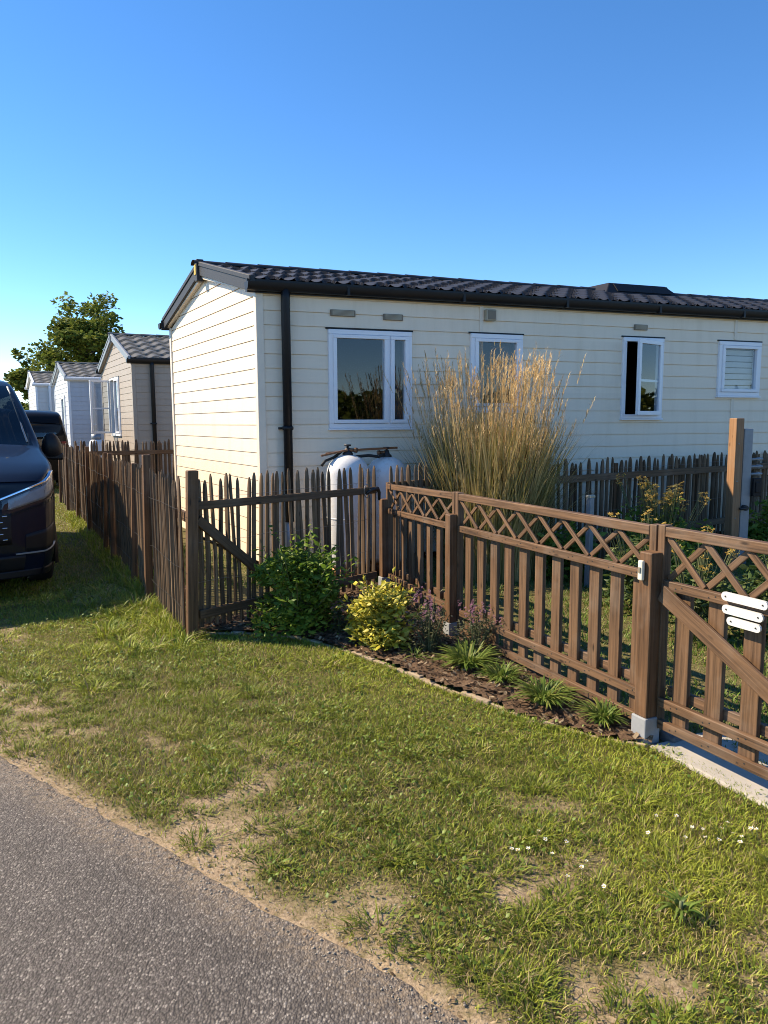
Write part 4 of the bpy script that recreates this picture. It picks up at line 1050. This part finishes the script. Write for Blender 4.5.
flowers(pk,[(random.uniform(-.06,.06),random.uniform(-.05,.05),.20+random.uniform(-.03,.05)) for _ in range(24)],.02,M['flower_pink'],'blossom')
def straps(name,label,x,y,r0,n,L,seed,mat='leaf_strap',w=.013,bend=(.4,1.3),group=None):
    r=np.random.default_rng(seed); g=gh(x,y)+.03; root=thing(name,label,'plant',(x,y,g),group=group)
    a=r.uniform(0,2*PI,n); q=r0*np.sqrt(r.uniform(0,1,n))*.45
    b=np.stack([q*np.cos(a),q*np.sin(a),np.zeros(n)],-1); h=L*r.uniform(.55,1.1,n)
    vs,cc,lo,k=blades(b,a+r.normal(size=n)*.5,h,r.uniform(*bend,n),w*r.uniform(.7,1.3,n),segs=(0,.25,.5,.72,.88,1.0),droop=.55)
    npmesh('foliage',vs,cc,lo,M[mat],parent=root)
    if r0<.1: r0=.02
    mb=MB(); mb.lathe([(0,-.03),(r0*.4,-.03),(r0*.32,.02),(0,.024)],n=12); mb.build('root_crown',M['stem'],root)
    return root
straps('strap_leaf_plant','largest green strap leaved clump, just below the lattice fence post',.53,4.55,.17,300,.19,21)
straps('strap_leaf_plant','small thin green strap leaved clump second from the post',.70,4.30,.13,180,.14,22,w=.010)
straps('strap_leaf_plant','strap leaved clump with straggly stems midway along the lattice panel',.88,3.95,.16,250,.16,23,w=.011)
straps('strap_leaf_plant','strap leaved clump nearest to the door bell post',1.13,3.68,.12,190,.13,24,w=.010)
straps('strap_leaf_plant','tiny grassy sprig at the stone edging below the golden shrub',.20,4.72,.06,26,.12,25,w=.007)
straps('lawn_weed','star shaped weed rosette alone in the bare sandy turf',.945,2.20,.07,30,.058,26,w=.011,bend=(.7,1.5))

# tall ornamental grass
def ornamental(x,y):
    r=np.random.default_rng(77); root=thing('ornamental_grass','huge straw topped ornamental grass clump standing behind the lattice fence','ornamental grass',(x,y,0))
    def mk(nm,n,rb,hl,bl,w,mat,segs=(0,.2,.4,.6,.8,1.)):
        a=r.uniform(0,2*PI,n); q=rb*np.sqrt(r.uniform(0,1,n)); b=np.stack([q*np.cos(a),q*np.sin(a),np.zeros(n)],-1)
        frac=q/rb; h=r.uniform(*hl,n); bend=np.abs(r.normal(bl[0],bl[1],n))*(.25+.9*frac)
        yaw=a+r.normal(size=n)*.5
        vs,cc,lo,k=blades(b,yaw,h,bend,w*r.uniform(.6,1.3,n),segs=segs,droop=.35)
        npmesh(nm,vs,cc,lo,mat,parent=root); return vs.reshape(n,k,3)[:,-1],yaw,bend
    mk('leaf_blades',5200,.50,(.8,1.85),(.17,.10),.013,M['reed'])
    mk('outer_blades',800,.50,(.6,1.4),(.33,.13),.012,M['reed'])
    tips,yaw,bend=mk('stalks',700,.48,(1.35,2.25),(.13,.07),.008,M['plume'])
    # plumes: feathery side strands along the last stretch of every stalk
    B=[];Y=[];Hh=[];Be=[]
    for t,yw,bd in zip(tips,yaw,bend):
        L=r.uniform(.16,.30); d=np.array([math.cos(yw)*bd*1.3,math.sin(yw)*bd*1.3,1-.5*bd]); d/=np.linalg.norm(d)
        for k in range(16):
            f=k/16; B.append(t+d*(f*L-.10)); Y.append(yw+r.normal()*1.3); Hh.append(r.uniform(.05,.11)*(1.1-.5*f)); Be.append(r.uniform(.25,.8))
    vs,cc,lo,k=blades(np.array(B),np.array(Y),np.array(Hh),np.array(Be),np.full(len(B),.006),segs=(0,.5,1.),droop=.5)
    npmesh('plumes',vs,cc,lo,M['plume'],parent=root)
    mb=MB(); mb.lathe([(0,-.05),(.30,-.05),(.26,.06),(0,.10)],n=18); mb.build('root_crown',M['bark'],root)
ornamental(1.10,7.62)

# garden plants behind the fences
def leafy(label,x,y,rx,h,n,leaf,mat,seed,fl=None,aspect=.5,cat='garden_plant'):
    r=shrub(cat,label,x,y,rx,h,M[mat],n,leaf,stems=8,seed=seed,shoots=12,aspect=aspect)
    if fl:
        q=random.Random(seed); pts=[]
        for k in range(fl[1]):
            a=q.uniform(0,2*PI); rr=rx*q.uniform(.1,1.0); z=h*q.uniform(.95,1.35)
            for j in range(14): pts.append((rr*math.cos(a)+q.uniform(-.05,.05),rr*math.sin(a)+q.uniform(-.05,.05),z+q.uniform(-.06,.06)))
        flowers(r,pts,fl[2],M[fl[0]],'blossom',4)
        mb=MB()
        for k in range(fl[1]*7): 
            p=pts[k*2%len(pts)]; mb.tube([(p[0]*.3,p[1]*.3,h*.3),p],[.005,.003],4,cap=False)
        mb.build('stalk',M['stem'],r)
    return r
leafy('bushy plant with ochre flower heads against the dark paling fence',2.75,7.25,.42,.72,900,.085,'leaf_dark',31,('flower_yellow',20,.028),.5)
leafy('dark green bush right of the steel post by the fence',4.55,8.45,.5,.68,700,.09,'leaf_dark',32)
leafy('thin green bush with small ochre flowers right behind the lattice gate',2.25,5.25,.34,.55,420,.075,'leaf_far',33,('flower_yellow',6,.02),.32)
leafy('mixed green bush right of the golden bush beyond the gate',2.9,5.3,.42,.55,900,.08,'leaf_far',34,None,.35)
leafy('low green bush behind the lattice fence by the bell post',2.15,6.1,.38,.60,800,.075,'leaf_far',35,('flower_yellow',5,.018),.4)
leafy('dark low bush under the ochre flowered plant',2.5,6.75,.40,.45,700,.09,'leaf_dark',36)
leafy('bushy green plant to the right of the ornamental grass',1.85,7.3,.30,.55,500,.09,'leaf_dark',37)
leafy('low green plant at the foot of the fence on the far right',3.6,6.3,.45,.45,700,.09,'leaf_far',38)

# trees beyond the homes
def tree(label,x,y,h,cr,n,leaf,seed,lobes=None):
    r=np.random.default_rng(seed); root=thing('tree',label,'tree',(x,y,0))
    mb=MB(); tips=[]
    th=h*.28
    mb.tube([(0,0,-.1),(.05,0,th*.5),(0,.05,th),(.1,0,h*.55),(.05,.05,h*.8)],[cr*.085,cr*.07,cr*.06,cr*.035,cr*.012],10)
    for k in range(34):
        t=r.uniform(.30,.80); z0=h*t*.9; a=r.uniform(0,2*PI); L=cr*r.uniform(.5,1.0)*(1-.45*max(0,t-.5)/.3*.6); up=r.uniform(.25,.9)
        p0=V((0.04,0.03,z0)); p1=p0+V((math.cos(a)*L*.5,math.sin(a)*L*.5,L*up*.4)); p2=p0+V((math.cos(a)*L,math.sin(a)*L,L*up*1.0))
        if p2.z>h*.97: p2.z=h*.97
        mb.tube([p0,p1,p2],[cr*.028,cr*.018,cr*.006],6); tips+= [p2,(p1+p2)/2,p1+V((0,0,L*.12))]
        for j in range(2):
            q=(p1+p2)/2; b=a+r.uniform(-1.2,1.2); e=q+V((math.cos(b)*L*.4,math.sin(b)*L*.4,L*r.uniform(-.05,.4))); mb.tube([q,e],[cr*.012,cr*.004],5); tips.append(e)
    for j in range(8): tips.append(V((r.normal()*cr*.25,r.normal()*cr*.25,h*r.uniform(.8,.97))))
    mb.build('trunk',M['bark'],root)
    P=[]
    for t in tips:
        rad=cr*r.uniform(.13,.24); m=int(n/len(tips)*r.uniform(.6,1.4)); d=r.normal(size=(m,3)); d/=np.linalg.norm(d,axis=1)[:,None]
        P.append(np.array(t)+d*(rad*r.uniform(.2,1.1,m)**.5)[:,None]*np.array([1,1,.8]))
    npmesh('crown',*leafcloud(np.concatenate(P),leaf,aspect=.7,rg=r),M['leaf_tree'],parent=root); return root
tree('broad round topped green tree rising behind the small white homes',-15.9,41,8.35,2.95,21000,.24,61)
tree('smaller narrow tree at the left edge of the broad tree',-19.9,42,5.8,1.25,4000,.26,62)

# unseen line of trees added behind the viewer to darken the window reflections
def added_treeline():
    n=26000; a=rng.uniform(-.15,1.45,n); r=rng.uniform(46,52,n); top=2.6+1.5*fbm(a*14,a*3,301)+.6*rng.random(n)
    z=top*rng.random(n)**.8; x=2+r*np.sin(a+.45); y=6-r*np.cos(a+.45)
    o=npmesh('added_treeline',*leafcloud(np.stack([x,y,z],-1),.6,aspect=.7),M['leaf_tree']); tag(o,kind='stuff')
added_treeline()
# ---------------------------------------------------------------- lawn
def pick(x,y,n): return rng.choice(len(x),n)
def lawn():
    Bs=[];H_=[];Wd=[];Yw=[];Bd=[];Cl=[]
    def add(x,y,hs,ws,dens,dry,bend=(.25,.9),warm=0.0):
        n=len(x)
        Bs.append(np.stack([x,y,ground_height(x,y)-.004],-1)); H_.append(hs); Wd.append(ws); Yw.append(rng.uniform(0,2*PI,n)); Bd.append(rng.uniform(*bend,n))
        t=rng.random(n)[:,None]; big=fbm(x*.9+5,y*.9,91)[:,None]
        g=np.array([.11,.18,.020])*(1-t)+np.array([.37,.405,.055])*t
        g=g*(.72+.55*big)
        lime=np.array([.36,.37,.055]); g=g*(1-.35*(big>.55))+lime*.35*(big>.55)
        dr=(rng.random(n)<dry)[:,None]; st=np.array([.36,.28,.14])*(.6+.7*rng.random(n)[:,None])
        Cl.append(np.where(dr,st,g))
    bands=[(-3.2,4.6,1.0,2.7,15000,1.0),(-4.2,4.6,2.7,4.2,12500,1.05),(-6.5,2.2,4.2,6.2,8000,1.15),(-9.5,1.2,6.2,9.5,3600,1.5),(-15,0,9.5,16,1500,2.1),(-24,0,16,30,330,3.6)]
    for (xa,xb,ya,yb,den,ws) in bands:
        n=int((xb-xa)*(yb-ya)*den); x=rng.uniform(xa,xb,n); y=rng.uniform(ya,yb,n)
        d=road_dist(x,y); k=(d>.045)&~inpoly(x,y,PLOT)&(np.abs(x)<y*.85+.55); x,y=x[k],y[k]
        b=bare(x,y); keep=rng.random(len(x))>np.clip(b*1.0,0,.82); x,y,b=x[keep],y[keep],b[keep]
        d=road_dist(x,y)
        tall=fbm(x*2.2,y*2.2,71); h=(.016+.034*np.clip(tall-.25,0,1)+.010*rng.random(len(x)))*(.75+.5*rng.random(len(x)))
        h=h*np.where(b>.3,.75,1)
        dry=np.clip(.08+.35*np.clip(1-d/1.6,0,1)+.25*(fbm(x*1.3,y*1.3,81)>.55),0,.6)
        add(x,y,h,.0032*ws*rng.uniform(.7,1.4,len(x)),den,dry)
    # tufts
    def tufts(nt,xa,xb,ya,yb,filt,hl,nb,rad,ws=1.0,dry=.12,dark=1.0):
        X=[];Y=[];Hh=[];YW=[]
        tx=rng.uniform(xa,xb,nt); ty=rng.uniform(ya,yb,nt); d=road_dist(tx,ty); k=(d>.10)&~inpoly(tx,ty,PLOT)&filt(tx,ty,d)&(np.abs(tx)<ty*.62+.4)
        for cx,cy in zip(tx[k],ty[k]):
            s=rng.uniform(.55,1.25); m=int(nb*s); a=rng.uniform(0,2*PI,m); q=rad*s*np.sqrt(rng.random(m))
            X.append(cx+q*np.cos(a)*1.3); Y.append(cy+q*np.sin(a)); Hh.append(rng.uniform(*hl,m)*s*(1-.4*q/(rad*1.3))); YW.append(a+rng.normal(size=m)*.6)
        if not X: return
        X=np.concatenate(X);Y=np.concatenate(Y);Hh=np.concatenate(Hh)
        add(X,Y,Hh,.0040*ws*rng.uniform(.7,1.3,len(X)),0,dry,bend=(.45,1.6)); Yw[-1]=np.concatenate(YW); Cl[-1]=Cl[-1]*dark
    tufts(1000,-3.5,3.0,1.0,4.6,lambda x,y,d:(d<1.45),(.030,.075),95,.06,dark=.72)
    tufts(420,-3.0,3.2,1.2,4.8,lambda x,y,d:(d>.8),(.035,.075),75,.07)
    tufts(300,-6,0,4.2,7.5,lambda x,y,d:d>.3,(.05,.10),50,.08,1.5)
    tufts(260,-2.75,-1.4,5.0,7.6,lambda x,y,d:(x>-1.62-.53*(y-5.54)-.55),(.08,.19),40,.07,1.8,.1)
    # long grass along the foot of the boundary fence
    n=5200; t=rng.uniform(0,8.3,n); o=np.abs(rng.normal(0,.09,n))+.015; x=-1.43+FD.x*t-.885*o; y=5.34+FD.y*t-.465*o
    add(x,y,rng.uniform(.06,.17,n),.005*rng.uniform(.8,1.5,n)*(1+t/8),0,.15)
    # border of the bed
    n=2600; k=rng.integers(0,len(EDGE)-1,n); t=rng.random(n); e=np.array(EDGE); p=e[k]*(1-t[:,None])+e[k+1]*t[:,None]; p=p+np.stack([-np.abs(rng.normal(0,.05,n))*.8,-np.abs(rng.normal(0,.05,n))*.6],-1)
    add(p[:,0],p[:,1],rng.uniform(.02,.05,n),.0045*rng.uniform(.8,1.4,n),0,.15)
    base=np.concatenate(Bs); h=np.concatenate(H_); w=np.concatenate(Wd); yw=np.concatenate(Yw); bd=np.concatenate(Bd); cl=np.concatenate(Cl)
    vs,cc,lo,k=blades(base,yw,h,bd,w,segs=(0,.4,.75,1.0),twist=rng.normal(size=len(h))*.5,droop=.4)
    col=np.repeat(cl,k,axis=0)
    o=npmesh('grass',vs,cc,lo,M['grass'],colors=col); tag(o,kind='stuff'); print('blades',len(h))
lawn()
def garden_lawn():
    n=150000; x=rng.uniform(-3.2,7,n); y=rng.uniform(2.6,9.5,n)
    inb=inpoly(x,y,PLOT)&~inpoly(x,y,BED)&~inpoly(x,y,HOMEPOLY)&(np.abs(x)<y*.62+.6)
    lx=np.interp(y,[2.6,3.5,5.3,6.9,7.0,12],[1.78,1.36,.56,.08,-9,-9]); inb&=(x>lx+.10)
    x,y=x[inb],y[inb]; n=len(x)
    t=rng.random(n)[:,None]; big=fbm(x*1.2,y*1.2,92)[:,None]
    g=(np.array([.075,.145,.02])*(1-t)+np.array([.15,.22,.035])*t)*(.7+.6*big)
    dr=(rng.random(n)<.1)[:,None]; g=np.where(dr,np.array([.33,.27,.13]),g)
    h=(.03+.06*fbm(x*2,y*2,93))*rng.uniform(.7,1.4,n)
    vs,cc,lo,k=blades(np.stack([x,y,0*x],-1),rng.uniform(0,2*PI,n),h,rng.uniform(.2,.9,n),.0065*rng.uniform(.8,1.5,n),segs=(0,.5,1.0),droop=.4)
    o=npmesh('garden_grass',vs,cc,lo,M['grass'],colors=np.repeat(g,k,axis=0)); tag(o,kind='stuff')
garden_lawn()

def clover():
    n=52000; x=rng.uniform(-5,3.6,n); y=rng.uniform(1.2,8,n); d=road_dist(x,y)
    k=(d>.12)&~inpoly(x,y,PLOT)&(np.abs(x)<y*.62+.5)&(fbm(x*1.9+7,y*1.9,101)+.25*fbm(x*9,y*9,102)>.62); x,y=x[k],y[k]
    k=rng.random(len(x))>bare(x,y)*1.1; x,y=x[k],y[k]
    P=np.stack([x,y,ground_height(x,y)+rng.uniform(.012,.045,len(x))],-1)
    o=npmesh('clover',*leafcloud(P,.017,nrm_up=1.2,aspect=.8),M['clover']); tag(o,kind='stuff')
clover()
def pebbles():
    n=5200; a=rng.uniform(-3.5,4.2,n); b=np.where(rng.random(n)<.55,np.abs(rng.normal(0,.10,n)),rng.uniform(0,1.5,n))-.05
    x=-1.86+RD.x*a+RN.x*b; y=3.38+RD.y*a+RN.y*b; k=(np.abs(x)<y*.62+.4)&(y>.9)&~inpoly(x,y,PLOT)&((bare(x,y)>.3)|(b<.05)); x,y=x[k],y[k]; n=len(x)
    r=.0018+.0045*rng.random(n)**3; z=np.maximum(ground_height(x,y),.006)+r*.3
    base=np.array([[1,0,0],[0,1,0],[-1,0,0],[0,-1,0],[0,0,.8],[0,0,-.8]])
    vs=np.stack([x,y,z],-1)[:,None,:]+base[None]*r[:,None,None]*rng.uniform(.6,1.3,(n,6,1)); 
    f=np.array([0,1,4,1,2,4,2,3,4,3,0,4,1,0,5,2,1,5,3,2,5,0,3,5]); lo=(np.arange(n)[:,None]*6+f[None]).ravel()
    o=npmesh('gravel',vs.reshape(-1,3),np.full(n*8,3),lo,M['pebble']); tag(o,kind='stuff')
pebbles()
def litter():
    n=9000; x=rng.uniform(-3.2,3.2,n); y=rng.uniform(1.0,6,n); d=road_dist(x,y); k=(d>-.03)&(d<2.2)&~inpoly(x,y,PLOT)&(np.abs(x)<y*.62+.4)&(rng.random(n)<.25+bare(x,y)); x,y=x[k],y[k]
    P=np.stack([x,y,np.maximum(ground_height(x,y),.004)+rng.uniform(.001,.010,len(x))],-1)
    o=npmesh('leaf_litter',*leafcloud(P,.016,nrm_up=1.5,aspect=.5),M['litter']); tag(o,kind='stuff')
litter()

# daisies in the lawn
D=[(.59,2.594),(.57,2.63),(.649,2.554),(.484,2.485),(.53,2.52),(.45,2.50),(.60,2.50),(.693,2.432),(.68,2.39),(.607,2.329),(.741,2.314),(1.0,2.628),(1.06,2.76),(1.133,2.714),(1.11,2.60),(1.18,2.66),(1.205,2.66),(1.19,2.57),(1.222,2.55),(1.26,2.62),(1.30,2.62),(1.31,2.68),(1.30,2.54),(1.34,2.59),(1.39,2.62),(1.40,2.60)]
proto=None
for i,(x,y) in enumerate(D):
    if proto is None:
        r=thing('daisy','small white daisy in the short grass near the right side of the lawn','flower',(0,0,0),group='white daisies in the lawn'); proto=r
        mb=MB(); mb.tube([(0,0,0),(.002,0,.035),(0,0,.062)],[.0012,.0011,.001],5); mb.build('stalk',M['stem'],r)
        mb=MB()
        for k in range(11):
            t=2*PI*k/11; d=V((math.cos(t),math.sin(t),.12+.25*(k%3))); e=V((-math.sin(t),math.cos(t),0)); c=V((0,0,.063)); mb.face([c+d*.002,c+d*.006+e*.0019,c+d*.009+e*.0013,c+d*.009-e*.0013,c+d*.006-e*.0019])
        mb.build('petals',M['flower_white'],r)
        mb=MB(); mb.lathe([(0,.0615),(.0036,.062),(.0038,.0645),(.002,.0665),(0,.067)],n=10); mb.build('flower_centre',M['yellow'],r)
        o=r
    else: o=copy_tree(proto)
    s=random.uniform(.75,1.1); o.location=(x,y,gh(x,y)); o.scale=(s,s,s*random.uniform(.75,1.0)); o.rotation_euler=(random.uniform(0,.35),random.uniform(-.3,.3),random.uniform(0,6))

# ---------------------------------------------------------------- light, sky, camera
SUN_AZ=math.radians(-75); SUN_EL=math.radians(40)   # azimuth clockwise from +Y
w=bpy.data.worlds.new('World'); sc.world=w; w.use_nodes=True; nt=w.node_tree
bg=nt.nodes['Background']; sky=nt.nodes.new('ShaderNodeTexSky'); sky.sky_type='NISHITA'; sky.sun_disc=False
sky.sun_elevation=SUN_EL; sky.sun_rotation=SUN_AZ; sky.air_density=1.0; sky.dust_density=.0; sky.ozone_density=4.0; sky.altitude=3000
hs=nt.nodes.new('ShaderNodeHueSaturation'); hs.inputs['Saturation'].default_value=1.24; hs.inputs['Hue'].default_value=.504; hs.inputs['Value'].default_value=1.0; nt.links.new(sky.outputs[0],hs.inputs['Color']); nt.links.new(hs.outputs[0],bg.inputs[0]); bg.inputs[1].default_value=.15
sd=V((math.sin(SUN_AZ)*math.cos(SUN_EL),math.cos(SUN_AZ)*math.cos(SUN_EL),math.sin(SUN_EL)))
L=bpy.data.lights.new('sun','SUN'); L.energy=4.4; L.angle=math.radians(.53); L.color=(1,.915,.78)
so=bpy.data.objects.new('sun',L); COL.objects.link(so); so.rotation_euler=sd.to_track_quat('Z','Y').to_euler()
cam=bpy.data.cameras.new('camera'); co=bpy.data.objects.new('camera',cam); COL.objects.link(co); sc.camera=co
fpx=740.; pit=math.atan((512-422)/fpx); rl=math.radians(0.3)
F=V((0,math.cos(pit),-math.sin(pit))); R0=V((1,0,0)); U0=V((0,math.sin(pit),math.cos(pit)))
R=R0*math.cos(rl)-U0*math.sin(rl); U=U0*math.cos(rl)+R0*math.sin(rl)
m=Matrix((R,U,-F)).transposed().to_4x4(); m.translation=V((0,0,1.6)); co.matrix_world=m
cam.sensor_fit='VERTICAL'; cam.sensor_height=36; cam.lens=fpx/1024*36; cam.clip_end=5000; cam.clip_start=.05
sc.render.engine='CYCLES'; sc.view_settings.view_transform='Standard'; sc.view_settings.look='None'; sc.view_settings.exposure=1.06; sc.view_settings.gamma=1
sc.cycles.use_denoising=True; sc.cycles.filter_width=1.0; sc.cycles.max_bounces=8; sc.cycles.transparent_max_bounces=12
try: sc.cycles.denoiser='OPENIMAGEDENOISE'
except Exception: pass

sc.view_settings.use_white_balance=True; sc.view_settings.white_balance_temperature=8000; sc.view_settings.white_balance_tint=10
